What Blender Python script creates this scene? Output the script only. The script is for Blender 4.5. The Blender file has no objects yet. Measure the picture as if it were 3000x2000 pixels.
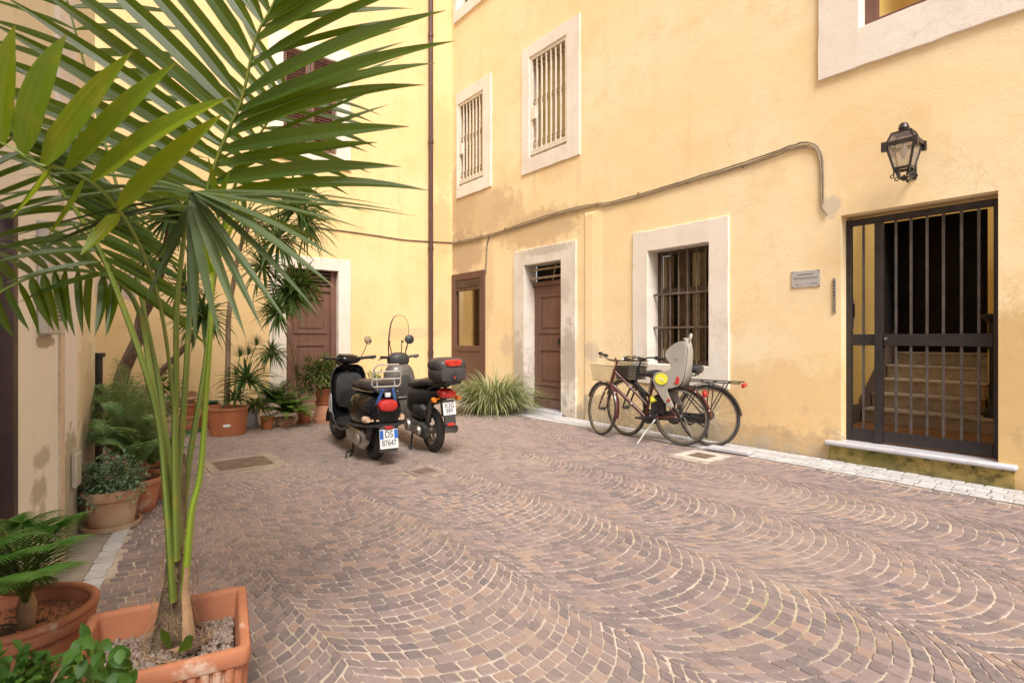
import bpy, math, random
from mathutils import Vector, Matrix, noise as mnoise
random.seed(7)
SC = bpy.context.scene
COL = SC.collection
PI = math.pi
F = 1580.0            # focal length in photo pixels (3000 px wide)
CAMZ = 1.2
HOR = 991.0
def at(px, py, Y):
    return Vector(((px-1500)/F*Y, Y, CAMZ-(py-HOR)/F*Y))
def ground(px, py, z=0.0):
    Y = F*(CAMZ-z)/(py-HOR)
    return Vector(((px-1500)/F*Y, Y, z))
XF = {}
def tag(o, label=None, cat=None, group=None, kind=None):
    if label: o['label'] = label
    if cat: o['category'] = cat
    if group: o['group'] = group
    if kind: o['kind'] = kind
    return o
def thing(name, label, cat, loc=(0,0,0), rz=0.0, group=None, roll=0.0):
    o = bpy.data.objects.new(name, None); COL.objects.link(o)
    o.empty_display_size = .1
    o.location = loc; o.rotation_euler = (roll, 0, rz)
    XF[o.name] = Matrix.Translation(Vector(loc)) @ Matrix.Rotation(rz, 4, 'Z') @ Matrix.Rotation(roll, 4, 'X')
    return tag(o, label, cat, group)
def rotm(rx=0, ry=0, rz=0):
    return Matrix.Rotation(rz,3,'Z') @ Matrix.Rotation(ry,3,'Y') @ Matrix.Rotation(rx,3,'X')
class MB:
    def __init__(s): s.v=[]; s.f=[]; s.lf={}
    def add(s, vs, fs):
        n=len(s.v); s.v.extend([Vector(p) for p in vs]); s.f.extend([tuple(i+n for i in f) for f in fs])
        return s
    def box(s, c, d, R=None):
        hx,hy,hz=d[0]/2,d[1]/2,d[2]/2; c=Vector(c)
        P=[Vector((x,y,z)) for z in (-hz,hz) for y in (-hy,hy) for x in (-hx,hx)]
        if R is not None: P=[R@p for p in P]
        return s.add([c+p for p in P], [(0,2,3,1),(4,5,7,6),(0,1,5,4),(2,6,7,3),(0,4,6,2),(1,3,7,5)])
    def bx(s, x0,x1,y0,y1,z0,z1):
        return s.box(((x0+x1)/2,(y0+y1)/2,(z0+z1)/2),(abs(x1-x0),abs(y1-y0),abs(z1-z0)))
    def tube(s, pts, r, n=8, cap=True, flat=1.0):
        pts=[Vector(p) for p in pts]; N=len(pts)
        if N<2: return s
        rs=r if isinstance(r,(list,tuple)) else [r]*N
        t0=(pts[1]-pts[0]).normalized()
        up=Vector((0,0,1)) if abs(t0.z)<.9 else Vector((1,0,0))
        side=t0.cross(up).normalized()
        vs=[]; fs=[]
        for i,p in enumerate(pts):
            a=pts[max(i-1,0)]; b=pts[min(i+1,N-1)]
            t=(b-a)
            t=t.normalized() if t.length>1e-9 else t0
            side=(side-t*side.dot(t))
            side=side.normalized() if side.length>1e-6 else t.orthogonal().normalized()
            w=t.cross(side)
            for k in range(n):
                an=2*PI*k/n
                vs.append(p+side*(math.cos(an)*rs[i])+w*(math.sin(an)*rs[i]*flat))
        for i in range(N-1):
            for k in range(n):
                k2=(k+1)%n
                fs.append((i*n+k,i*n+k2,(i+1)*n+k2,(i+1)*n+k))
        if cap:
            fs.append(tuple(range(n-1,-1,-1))); fs.append(tuple((N-1)*n+k for k in range(n)))
        return s.add(vs,fs)
    def lathe(s, prof, c=(0,0,0), n=28, R=None, closed=False, sx=1, sy=1):
        c=Vector(c); vs=[]; fs=[]; N=len(prof)
        for (r,z) in prof:
            for k in range(n):
                a=2*PI*k/n; p=Vector((r*math.cos(a)*sx,r*math.sin(a)*sy,z))
                if R is not None: p=R@p
                vs.append(c+p)
        for i in range(N-1 if not closed else N):
            j=(i+1)%N
            for k in range(n):
                k2=(k+1)%n
                fs.append((i*n+k,i*n+k2,j*n+k2,j*n+k))
        if not closed:
            if prof[0][0]>1e-6: fs.append(tuple(range(n-1,-1,-1)))
            if prof[-1][0]>1e-6: fs.append(tuple((N-1)*n+k for k in range(n)))
        return s.add(vs,fs)
    def torus(s, c, R, r, rot=None, n=36, m=8, sq=1.0):
        prof=[(R+r*math.cos(2*PI*k/m), r*sq*math.sin(2*PI*k/m)) for k in range(m)]
        return s.lathe(prof,c,n,rot,closed=True)
    def prism(s, poly, y0, y1):
        n=len(poly)
        vs=[(x,y0,z) for x,z in poly]+[(x,y1,z) for x,z in poly]
        fs=[tuple(range(n)),tuple(range(2*n-1,n-1,-1))]
        for i in range(n):
            j=(i+1)%n; fs.append((i,i+n,j+n,j))
        return s.add(vs,fs)
    def loft(s, st, n=16):
        """stations (x, zc, hy, hz, power, yc)"""
        vs=[]; fs=[]
        for q in st:
            x,zc,hy,hz=q[:4]; e=q[4] if len(q)>4 else 2.5; yc=q[5] if len(q)>5 else 0
            for k in range(n):
                a=2*PI*k/n; ca,sa=math.cos(a),math.sin(a)
                vs.append((x, yc+hy*math.copysign(abs(ca)**(2/e),ca), zc+hz*math.copysign(abs(sa)**(2/e),sa)))
        N=len(st)
        for i in range(N-1):
            for k in range(n):
                k2=(k+1)%n
                fs.append((i*n+k,i*n+k2,(i+1)*n+k2,(i+1)*n+k))
        fs.append(tuple(range(n-1,-1,-1))); fs.append(tuple((N-1)*n+k for k in range(n)))
        return s.add(vs,fs)
    def leaf(s, pts, width, nrm=None, fold=.25, prof=None, roll=0.0):
        """ribbon leaf with a fold along the midrib; width = max full width"""
        pts=[Vector(p) for p in pts]; N=len(pts); vs=[]; fs=[]
        for i,p in enumerate(pts):
            t=(pts[min(i+1,N-1)]-pts[max(i-1,0)])
            t=t.normalized() if t.length>1e-9 else Vector((0,0,1))
            up=nrm if nrm is not None else Vector((0,0,1))
            side=t.cross(up)
            side=side.normalized() if side.length>1e-4 else t.orthogonal().normalized()
            if roll: side=Matrix.Rotation(roll,3,t)@side
            u=side.cross(t).normalized()
            q=i/(N-1)
            w=width*.5*(prof(q) if prof else max(.02,(min(1,q*4+.35))*(1-q**3)))
            n0=len(s.v)+len(vs)
            for e in (-1,0,1): s.lf[n0+e+1]=(q,e,0)
            vs+= [p-side*w+u*w*fold, p-u*w*fold*.4, p+side*w+u*w*fold]
        for i in range(N-1):
            a=i*3; fs+=[(a,a+3,a+4,a+1),(a+1,a+4,a+5,a+2)]
        return s.add(vs,fs)
    def build(s, name, mat, parent=None, smooth=True, bevel=0.0, world=False, label=None, sharp=38, subsurf=0):
        root=parent
        while root is not None and root.parent is not None: root=root.parent
        vs=s.v
        if world and root is not None:
            iv=XF[root.name].inverted(); vs=[iv@v for v in vs]
        me=bpy.data.meshes.new(name)
        me.from_pydata([tuple(v) for v in vs],[],s.f); me.update()
        if smooth and len(me.polygons):
            me.polygons.foreach_set('use_smooth',[True]*len(me.polygons))
            me.set_sharp_from_angle(angle=math.radians(sharp))
        if s.lf:
            at_=me.attributes.new('leafpos','FLOAT_VECTOR','POINT'); buf=[0.0]*(3*len(vs))
            for i,c in s.lf.items(): buf[3*i:3*i+3]=c
            at_.data.foreach_set('vector',buf)
        me.materials.append(mat)
        o=bpy.data.objects.new(name,me); COL.objects.link(o)
        if parent is not None: o.parent=parent
        if bevel:
            b=o.modifiers.new('bevel','BEVEL'); b.width=bevel; b.segments=2; b.limit_method='ANGLE'; b.angle_limit=math.radians(40)
        if subsurf:
            b=o.modifiers.new('sub','SUBSURF'); b.levels=subsurf; b.render_levels=subsurf
        if label: o['label']=label
        return o
def bez(a,b,c,n=6):
    return [a.lerp(b,t/n).lerp(b.lerp(c,t/n),t/n) for t in range(n+1)]
def poly_at(pts,t):
    """point at fraction t of a polyline"""
    N=len(pts)-1; x=min(max(t,0),1)*N; i=min(int(x),N-1)
    return pts[i].lerp(pts[i+1],x-i)
def smooth_path(pts,n=24):
    """Catmull-Rom through pts"""
    P=[Vector(p) for p in pts]; P=[P[0]*2-P[1]]+P+[P[-1]*2-P[-2]]
    out=[]; S=len(P)-3
    for k in range(n+1):
        x=k/n*S; i=min(int(x),S-1); t=x-i
        a,b,c,d=P[i:i+4]
        out.append(.5*((2*b)+(c-a)*t+(2*a-5*b+4*c-d)*t*t+(3*b-a-3*c+d)*t**3))
    return out
# ------------------------------------------------------------------ materials
MATS={}
class NT:
    def __init__(s,name):
        s.m=bpy.data.materials.new(name); s.m.use_nodes=True; s.t=s.m.node_tree; s.t.nodes.clear()
        s.out=s.n('ShaderNodeOutputMaterial')
    def n(s,typ,**kw):
        nd=s.t.nodes.new(typ)
        for k,v in kw.items():
            if hasattr(nd,k) and k not in ('inputs',): setattr(nd,k,v)
        return nd
    def l(s,a,b): s.t.links.new(a,b)
    def coord(s,kind='Object'): return s.n('ShaderNodeTexCoord').outputs[kind]
    def mapping(s,vec,scale=(1,1,1),loc=(0,0,0)):
        m=s.n('ShaderNodeMapping'); m.inputs['Scale'].default_value=scale; m.inputs['Location'].default_value=loc
        s.l(vec,m.inputs['Vector']); return m.outputs[0]
    def noise(s,vec,scale,detail=5,rough=.6,dist=0):
        q=s.n('ShaderNodeTexNoise'); q.inputs['Scale'].default_value=scale; q.inputs['Detail'].default_value=detail
        q.inputs['Roughness'].default_value=rough; q.inputs['Distortion'].default_value=dist
        s.l(vec,q.inputs['Vector']); return q.outputs['Fac']
    def ramp(s,fac,a,b,ca=0.0,cb=1.0):
        r=s.n('ShaderNodeMapRange'); r.inputs[1].default_value=a; r.inputs[2].default_value=b
        r.inputs[3].default_value=ca; r.inputs[4].default_value=cb; r.interpolation_type='SMOOTHSTEP'
        s.l(fac,r.inputs[0]); return r.outputs[0]
    def mix(s,fac,a,b,mode='MIX'):
        m=s.n('ShaderNodeMix'); m.data_type='RGBA'; m.blend_type=mode
        for i,x in ((0,fac),(6,a),(7,b)):
            if isinstance(x,(int,float)): m.inputs[i].default_value=x
            elif isinstance(x,tuple): m.inputs[i].default_value=(*x,1) if len(x)==3 else x
            else: s.l(x,m.inputs[i])
        return m.outputs[2]
    def math(s,op,a,b=0.0,c=None):
        m=s.n('ShaderNodeMath'); m.operation=op
        for i,x in enumerate((a,b,c)):
            if x is None: continue
            if isinstance(x,(int,float)): m.inputs[i].default_value=x
            else: s.l(x,m.inputs[i])
        return m.outputs[0]
    def bsdf(s,col,rough=.6,metal=0.0,spec=.5,coat=0.0,bump=None,bstr=.3,bdist=.01,trans=0.0,alpha=None):
        b=s.n('ShaderNodeBsdfPrincipled')
        for nm,x in (('Base Color',col),('Roughness',rough),('Metallic',metal),('Specular IOR Level',spec),('Coat Weight',coat),('Transmission Weight',trans)):
            if isinstance(x,(int,float)): b.inputs[nm].default_value=x
            elif isinstance(x,tuple): b.inputs[nm].default_value=(*x,1)
            else: s.l(x,b.inputs[nm])
        if coat: b.inputs['Coat Roughness'].default_value=.08
        if bump is not None:
            k=s.n('ShaderNodeBump'); k.inputs['Strength'].default_value=bstr; k.inputs['Distance'].default_value=bdist
            s.l(bump,k.inputs['Height']); s.l(k.outputs[0],b.inputs['Normal'])
        return b.outputs[0]
    def done(s,sh): s.l(sh,s.out.inputs[0]); return s.m
def pm(name,c1,c2=None,scale=8,rough=.6,metal=0,bstr=0.0,coat=0.0,spec=.5,detail=5,bscale=None,lo=.35,hi=.65,dirt=None):
    if name in MATS: return MATS[name]
    t=NT(name); P=t.coord(); c2=c2 or tuple(x*.75 for x in c1)
    f=t.noise(P,scale,detail); col=t.mix(t.ramp(f,lo,hi),c1,c2)
    if dirt: col=t.mix(t.ramp(t.noise(t.mapping(P,loc=(3,7,1)),dirt[1],6,.7),dirt[2],dirt[2]+.12),col,dirt[0])
    rv=t.ramp(f,.3,.7,max(.02,rough-.08),min(1,rough+.08))
    bmp=t.noise(P,bscale or scale*6,4) if bstr else None
    MATS[name]=t.done(t.bsdf(col,rv,metal,spec,coat,bmp,bstr,.01)); return MATS[name]
def leafmat(name,c1,c2,trans=.35,tcol=None,rough=.4,spec=.5,vein=0.0,tip=True):
    if name in MATS: return MATS[name]
    t=NT(name); g=t.n('ShaderNodeNewGeometry'); P=t.coord()
    f=t.math('ADD',t.math('MULTIPLY',g.outputs['Random Per Island'],.65),t.math('MULTIPLY',t.noise(P,9,3),.35))
    col=t.mix(t.ramp(f,.15,.85),c1,c2)
    if vein: col=t.mix(t.ramp(t.noise(P,14,4,.7),.54,.66,0,vein),col,(.30,.24,.03))
    av=t.n('ShaderNodeAttribute'); av.attribute_name='leafpos'; sp=t.n('ShaderNodeSeparateXYZ'); t.l(av.outputs['Vector'],sp.inputs[0])
    rib=t.math('SINE',t.math('MULTIPLY',sp.outputs[1],16.0)); col=t.mix(t.ramp(rib,-.2,1,0,.28),col,tuple(x*.45 for x in c1))
    tipm=t.math('ADD',sp.outputs[0],t.math('MULTIPLY',t.math('SUBTRACT',t.math('FRACT',t.math('MULTIPLY',g.outputs['Random Per Island'],7.31)),.5),.10))
    if tip: col=t.mix(t.ramp(tipm,.93,.99,0,.9),col,(.23,.15,.06))
    b=t.bsdf(col,rough,0,spec,0,rib,.12,.002)
    tr=t.n('ShaderNodeBsdfTranslucent')
    tc=tcol or tuple(min(1,x*2.2) for x in c2)
    tr.inputs['Color'].default_value=(*tc,1)
    mx=t.n('ShaderNodeMixShader'); mx.inputs[0].default_value=trans
    t.l(b,mx.inputs[1]); t.l(tr.outputs[0],mx.inputs[2])
    MATS[name]=t.done(mx.outputs[0]); return MATS[name]
def plaster(name,base,light,dark,patches=(),dirt_h=.5,dirtcol=(.30,.25,.19)):
    t=NT(name); P=t.coord()
    big=t.noise(P,.55,6,.6); mid=t.noise(t.mapping(P,loc=(5,2,9)),2.3,6,.65); fine=t.noise(P,14,4)
    streak=t.noise(t.mapping(P,scale=(3.2,1,.28)),1.5,5,.65)
    col=t.mix(t.ramp(big,.35,.68),base,light)
    col=t.mix(t.ramp(mid,.46,.74,0,.55),col,dark)
    col=t.mix(t.ramp(streak,.5,.75,0,.38),col,dark)
    col=t.mix(t.ramp(fine,.4,.7,0,.12),col,light)
    crk=t.noise(t.mapping(P,loc=(1,4,2)),1.7,9,.72,.6)
    line=t.math('ABSOLUTE',t.math('SUBTRACT',crk,.5))
    col=t.mix(t.math('MULTIPLY',t.ramp(line,.0,.006,.5,0),t.ramp(big,.5,.6)),col,tuple(x*.5 for x in dark))
    sx=t.n('ShaderNodeSeparateXYZ'); t.l(P,sx.inputs[0])
    hz=t.math('ADD',sx.outputs['Z'],t.math('MULTIPLY',t.math('SUBTRACT',mid,.5),1.1))
    col=t.mix(t.ramp(hz,0.0,dirt_h,.75,0),col,dirtcol)
    dd=t.noise(t.mapping(P,loc=(8,1,3)),5,7,.7)
    col=t.mix(t.math('MULTIPLY',t.ramp(hz,.1,dirt_h*1.9,1,0),t.ramp(dd,.5,.6)),col,(.36,.33,.28))
    for (cx,cz,rx,rz,pc,st) in patches:
        v=t.n('ShaderNodeVectorMath'); v.operation='SUBTRACT'; t.l(P,v.inputs[0]); v.inputs[1].default_value=(cx,0,cz)
        w=t.n('ShaderNodeVectorMath'); w.operation='DIVIDE'; t.l(v.outputs[0],w.inputs[0]); w.inputs[1].default_value=(rx,50,rz)
        ln=t.n('ShaderNodeVectorMath'); ln.operation='LENGTH'; t.l(w.outputs[0],ln.inputs[0])
        d=t.math('ADD',ln.outputs['Value'],t.math('MULTIPLY',t.math('SUBTRACT',t.noise(P,1.8/max(min(rx,rz),.12),8,.72),.5),2.0))
        soft=.36 if st<.75 else .12
        col=t.mix(t.ramp(d,1-soft,1+soft*.4,st,0),col,pc)
    h=t.math('ADD',t.math('MULTIPLY',mid,.7),t.math('MULTIPLY',t.noise(P,55,3),.12))
    MATS[name]=t.done(t.bsdf(col,.9,0,.2,0,h,.38,.03)); return MATS[name]
# ------------------------------------------------------------------ frames of the three walls
CORNER=Vector((-175/F*(F*1.2/176),F*1.2/176,0))
E1=Vector((1260,-1580,0)).normalized()
RZ_R=math.atan2(E1.y,E1.x)
RZ_B=RZ_R+PI/2
LEND=Vector((-2.968,3.838,0)); LD=Vector((-.4695,.883,0)).normalized(); RZ_L=math.atan2(LD.y,LD.x)
def wallpt(O,rz,px,py,depth=0.0):
    R=Matrix.Rotation(-rz,3,'Z')
    o=R@(Vector((0,0,CAMZ))-O); d=R@Vector(((px-1500)/F,1,-(py-HOR)/F))
    t=(depth-o.y)/d.y; p=o+d*t
    return p.x,p.z
def RW(px,py,d=0.0): return wallpt(CORNER,RZ_R,px,py,d)
def BW(px,py,d=0.0): return wallpt(CORNER,RZ_B,px,py,d)
def LW(px,py,d=0.0): return wallpt(LEND,RZ_L,px,py,d)
SKY_STR=.15; SUN_STR=4.5
# ------------------------------------------------------------------ materials for the setting
M_WALLR=plaster('wall_right_plaster',(.89,.685,.395),(.92,.75,.49),(.82,.575,.29),
  [(.40,2.85,.75,.5,(.44,.32,.20),.74),(.8,3.55,1.2,.5,(.50,.36,.22),.62),(2.6,2.98,1.0,.34,(.54,.385,.23),.72),(.35,4.0,.5,.9,(.56,.40,.24),.65),(1.75,3.3,.6,.5,(.58,.42,.26),.5),(1.2,2.2,.22,.9,(.62,.45,.25),.4),(3.0,3.8,.4,.2,(.76,.55,.32),.4),(2.5,3.7,.06,.22,(.70,.52,.34),.45),(3.5,3.65,.06,.25,(.70,.52,.34),.4),(5.2,.42,.7,.2,(.60,.47,.32),.4),(5.9,.3,.2,.3,(.60,.47,.33),.4),(6.2,.12,.9,.14,(.48,.38,.26),.65),
   (1.78,1.08,.22,.2,(.66,.50,.38),.5),(3.78,1.0,.17,.16,(.60,.49,.39),.7),(6.97,2.50,.10,.12,(.58,.50,.42),.72),(6.5,.5,.9,.5,(.70,.40,.13),.4),
   (5.25,3.35,.9,.3,(.86,.60,.30),.3),(7.3,3.1,.5,.5,(.80,.53,.27),.3),(8.35,.7,.5,.9,(.50,.30,.09),.6),(4.1,.2,.5,.2,(.46,.36,.24),.8)],.32)
M_WALLB=plaster('wall_back_plaster',(.85,.605,.30),(.88,.66,.37),(.76,.50,.215),
  [(-.25,3.4,.28,.7,(.62,.42,.22),.6),(-.2,5.0,.3,1.0,(.66,.45,.22),.5),(-.9,1.3,.7,.12,(.66,.48,.30),.6),(-5.4,1.9,.35,.2,(.52,.42,.40),.8),(-.25,1.6,.2,.4,(.68,.46,.22),.4)],.3)
M_WALLL=plaster('wall_left_plaster',(.82,.72,.53),(.85,.77,.60),(.72,.60,.42),[(-.12,.55,.3,.6,(.42,.36,.27),.7),(-.3,.9,.2,.4,(.60,.47,.30),.5)],.5)
M_WHITE=plaster('white_trim_plaster',(.80,.71,.62),(.85,.78,.70),(.64,.55,.46),[],.38,(.46,.39,.31))
M_TRIMD=plaster('door_trim_stone',(.74,.66,.58),(.80,.74,.67),(.54,.46,.39),[(3.33,.9,.22,.55,(.40,.34,.28),.7),(2.1,.6,.2,.7,(.45,.37,.30),.7),(2.8,2.6,.6,.07,(.45,.38,.31),.6),(3.25,1.95,.12,.25,(.56,.49,.42),.6)],.3,(.45,.38,.30))
M_TRIML=plaster('old_cream_plaster',(.82,.78,.71),(.86,.82,.76),(.68,.62,.54),[(-1.40,.62,.14,.055,(.44,.39,.33),.74),(-1.45,.47,.13,.075,(.42,.37,.31),.74),(-1.40,.34,.06,.10,(.46,.41,.35),.74),(-1.36,1.185,.16,.035,(.42,.35,.27),.95),(-.85,.5,.2,.8,(.58,.46,.40),.6),(-1.55,.05,.2,.15,(.34,.29,.24),.9)],.12)

def woodpaint(name,c1,c2,worn):
    t=NT(name); P=t.coord(); g=t.noise(t.mapping(P,scale=(26,26,1.1)),1.0,6,.7); m=t.noise(P,1.6,5)
    c=t.mix(t.ramp(g,.3,.7),c1,c2); c=t.mix(t.ramp(m,.45,.7,0,.5),c,tuple(x*1.25 for x in c1))
    sx=t.n('ShaderNodeSeparateXYZ'); t.l(P,sx.inputs[0]); lowz=t.ramp(t.math('ADD',sx.outputs['Z'],t.math('MULTIPLY',t.math('SUBTRACT',m,.5),.6)),.05,.7,.8,0)
    c=t.mix(t.math('MULTIPLY',lowz,t.ramp(g,.35,.6)),c,worn); c=t.mix(t.ramp(t.noise(P,28,4,.7),.66,.74,0,.6),c,worn)
    return t.done(t.bsdf(c,t.ramp(g,.3,.7,.42,.62),0,.4,0,g,.25,.006))
M_BROWN2=woodpaint('weathered_brown_paint',(.19,.095,.068),(.135,.064,.045),(.24,.16,.12))
M_BROWN=woodpaint('brown_door_paint',(.155,.075,.055),(.115,.053,.038),(.20,.13,.095))
M_DKWOOD=pm('dark_window_wood',(.085,.05,.035),(.055,.03,.02),6,.55,0,.1)
M_IRON=pm('dark_iron_paint',(.040,.034,.034),(.026,.022,.022),5,.42,.2,.08)
M_IRONBAR=pm('worn_iron_bar',(.115,.098,.09),(.07,.06,.055),7,.45,.2,.05)
M_BLACK=pm('black_metal',(.018,.018,.02),(.03,.03,.03),9,.4,.2)
M_VOID=pm('painted_dark_void',(.006,.003,.003),(.009,.005,.004),5,.9)  # near-black colour painted in for darkness behind openings and grates
M_WIRON=pm('cream_painted_iron',(.82,.76,.66),(.74,.66,.54),12,.5)
M_RUST=pm('rusty_scroll',(.36,.22,.10),(.24,.13,.06),20,.7)
M_MARBLE=pm('grey_marble',(.58,.57,.61),(.48,.47,.51),3,.35,0,.03,dirt=((.44,.42,.42),6,.56))
M_STEP=pm('veined_stair_marble',(.56,.46,.33),(.42,.335,.24),6,.5,dirt=((.34,.26,.17),9,.55))
M_HALL=pm('hall_ochre_paint',(.86,.60,.19),(.82,.54,.16),2,.8)
M_HALLD=pm('hall_grey_dado',(.16,.11,.085),(.13,.09,.07),4,.6)
M_FLOORT=pm('orange_hall_tile',(.36,.18,.07),(.30,.14,.055),5,.4)
M_PIPE=pm('brown_drainpipe_paint',(.125,.068,.058),(.095,.05,.042),4,.35,.2)
M_CURT=pm('beige_curtain',(.75,.62,.44),(.62,.5,.34),5,.9)
M_BLIND=pm('beige_blind',(.56,.42,.20),(.46,.33,.14),3,.8)
M_CABLE=pm('grey_cable',(.16,.13,.10),(.28,.22,.16),14,.6)
M_PLAQ=pm('grey_plaque',(.50,.48,.47),(.56,.53,.52),9,.35,.2)
M_INK=pm('engraved_ink',(.16,.14,.13),(.2,.18,.16),9,.6)
M_STEEL=pm('brushed_steel',(.48,.47,.44),(.38,.37,.35),30,.3,.85)
def glassmat(name,tint,rough=.05,mixf=.5,spec=.5):
    t=NT(name); g=t.n('ShaderNodeBsdfGlossy'); g.inputs['Roughness'].default_value=rough; g.inputs['Color'].default_value=(.9,.93,.95,1)
    tr=t.n('ShaderNodeBsdfTransparent'); tr.inputs['Color'].default_value=(*tint,1)
    lw=t.n('ShaderNodeLayerWeight'); lw.inputs['Blend'].default_value=mixf
    mx=t.n('ShaderNodeMixShader'); t.l(lw.outputs['Fresnel'],mx.inputs[0]); t.l(tr.outputs[0],mx.inputs[1]); t.l(g.outputs[0],mx.inputs[2])
    return t.done(mx.outputs[0])
M_GLASS=glassmat('window_glass',(.85,.82,.76),.04,.18)
def dusty(name,col,fac):
    t=NT(name); tr=t.n('ShaderNodeBsdfTransparent'); df=t.bsdf(col,.3,0,.5); tl=t.n('ShaderNodeBsdfTranslucent'); tl.inputs[0].default_value=(*col,1)
    m1=t.n('ShaderNodeMixShader'); m1.inputs[0].default_value=.5; t.l(df,m1.inputs[1]); t.l(tl.outputs[0],m1.inputs[2])
    mx=t.n('ShaderNodeMixShader'); mx.inputs[0].default_value=fac; t.l(tr.outputs[0],mx.inputs[1]); t.l(m1.outputs[0],mx.inputs[2]); return t.done(mx.outputs[0])
M_LGLASS=dusty('dusty_lantern_glass',(.80,.72,.60),.55)
def mirrorpane():
    t=NT('reflecting_shop_glass'); g=t.n('ShaderNodeBsdfGlossy'); g.inputs['Roughness'].default_value=.03; g.inputs['Color'].default_value=(.62,.55,.42,1)
    tr=t.n('ShaderNodeBsdfTransparent'); tr.inputs['Color'].default_value=(.9,.85,.75,1); mx=t.n('ShaderNodeMixShader'); mx.inputs[0].default_value=.5
    t.l(tr.outputs[0],mx.inputs[1]); t.l(g.outputs[0],mx.inputs[2]); return t.done(mx.outputs[0])
M_SHOPG=mirrorpane()
def moss():
    t=NT('mossy_step_plaster'); P=t.coord(); n1=t.noise(P,2.5,7,.7); n2=t.noise(t.mapping(P,loc=(4,4,4)),7,7,.7)
    c=t.mix(t.ramp(n1,.42,.6),(.42,.30,.10),(.19,.165,.05)); c=t.mix(t.ramp(n2,.46,.62),c,(.07,.066,.028)); c=t.mix(t.ramp(n2,.35,.25),c,(.46,.36,.2))
    sx=t.n('ShaderNodeSeparateXYZ'); t.l(P,sx.inputs[0]); c=t.mix(t.ramp(sx.outputs['Z'],0,.12,.6,0),c,(.22,.18,.08))
    return t.done(t.bsdf(c,.95,0,.1,0,n2,.5,.02))
M_MOSS=moss()
# ------------------------------------------------------------------ setting builders
def wall_sheet(b,x0,x1,z0,z1,holes,y=0.0,step=1.2):
    xs=sorted(set([x0,x1]+[h[i] for h in holes for i in (0,1)])); zs=sorted(set([z0,z1]+[h[i] for h in holes for i in (2,3)]))
    for i in range(len(xs)-1):
        for j in range(len(zs)-1):
            cx=(xs[i]+xs[i+1])/2; cz=(zs[j]+zs[j+1])/2
            if any(h[0]<cx<h[1] and h[2]<cz<h[3] for h in holes): continue
            b.add([(xs[i],y,zs[j]),(xs[i+1],y,zs[j]),(xs[i+1],y,zs[j+1]),(xs[i],y,zs[j+1])],[(0,1,2,3)])
    return b
def ring(b,o,i,p=.02,d=.2,back=.03,bottom=True):
    """stone surround: outer rect o, inner rect i (x0,x1,z0,z1); stands p proud of the wall, lines the reveal to depth d"""
    ox0,ox1,oz0,oz1=o; x0,x1,z0,z1=i
    O=[(ox0,oz0),(ox1,oz0),(ox1,oz1),(ox0,oz1)]; I=[(x0,z0),(x1,z0),(x1,z1),(x0,z1)]
    NS=22; rr=random.Random(int(ox0*1000))
    def loop(L,amp):
        out=[]
        for k in range(4):
            a,c=L[k],L[(k+1)%4]
            for i in range(NS):
                q=i/NS; j=amp*(rr.gauss(0,.6)+1.2*mnoise.noise(Vector((a[0]+q*3.1,k*7.3+ox0,q*5)))) if i else 0
                j=max(-2.2*amp,min(2.2*amp,j))
                x=a[0]+(c[0]-a[0])*q; z=a[1]+(c[1]-a[1])*q
                out.append((x+(j if k in (1,3) else 0),z+(j if k in (0,2) else 0)))
        return out
    Lo=loop(O,.0045); Li=loop(I,.0022); n=4*NS; c=.004
    cx=(x0+x1)/2; cz=(z0+z1)/2
    sh=lambda P,e:[(x+(e if x<cx else -e),z+(e if z<cz else -e)) for x,z in P]
    vs=[(x,back,z) for x,z in Lo]+[(x,-p+c,z) for x,z in Lo]+[(x,-p,z) for x,z in sh(Lo,c)]+[(x,-p,z) for x,z in sh(Li,-c)]+[(x,-p+c,z) for x,z in Li]+[(x,d,z) for x,z in Li]
    fs=[]
    for r in range(5):
        for k in range(n):
            if k<NS and not bottom: continue
            j=(k+1)%n; fs.append((r*n+k,r*n+j,(r+1)*n+j,(r+1)*n+k))
    return b.add(vs,fs)
def reveal(b,x0,x1,z0,z1,d,bottom=True):
    I=[(x0,z0),(x1,z0),(x1,z1),(x0,z1)]
    vs=[(x,0,z) for x,z in I]+[(x,d,z) for x,z in I]
    return b.add(vs,[(k,(k+1)%4,(k+1)%4+4,k+4) for k in range(4) if bottom or k!=0])
def frame(b,x0,x1,z0,z1,w,y0,y1):
    b.bx(x0,x0+w,y0,y1,z0,z1); b.bx(x1-w,x1,y0,y1,z0,z1)
    b.bx(x0+w,x1-w,y0,y1,z0,z0+w); b.bx(x0+w,x1-w,y0,y1,z1-w,z1); return b
def panel(b,x0,x1,z0,z1,y,w=.035,dep=.014):
    """raised moulding with sunk field on a door leaf whose face is at y"""
    frame(b,x0,x1,z0,z1,w,y-dep,y+.002)
    b.bx(x0+w+.04,x1-w-.04,y-dep*.6,y+.002,z0+w+.04,z1-w-.04)
    return b
def text_mesh(name,body,size,mat,parent,loc,R,extr=.0015,align='CENTER',sx=1.0):
    cu=bpy.data.curves.new('txt','FONT'); cu.body=body; cu.size=size; cu.extrude=extr; cu.align_x=align; cu.align_y='CENTER'
    tmp=bpy.data.objects.new('txt',cu); COL.objects.link(tmp)
    dg=bpy.context.evaluated_depsgraph_get(); me=bpy.data.meshes.new_from_object(tmp.evaluated_get(dg))
    bpy.data.objects.remove(tmp); bpy.data.curves.remove(cu)
    me.name=name
    L=Vector(loc)
    for v in me.vertices: v.co=L+R@Vector((v.co.x*sx,v.co.y,v.co.z))
    me.materials.clear(); me.materials.append(mat)
    o=bpy.data.objects.new(name,me); COL.objects.link(o); o.parent=parent; return o
R_WALL=Matrix(((1,0,0),(0,0,-1),(0,1,0)))      # text lying in a wall's face (x along, z up, facing -y)
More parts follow.
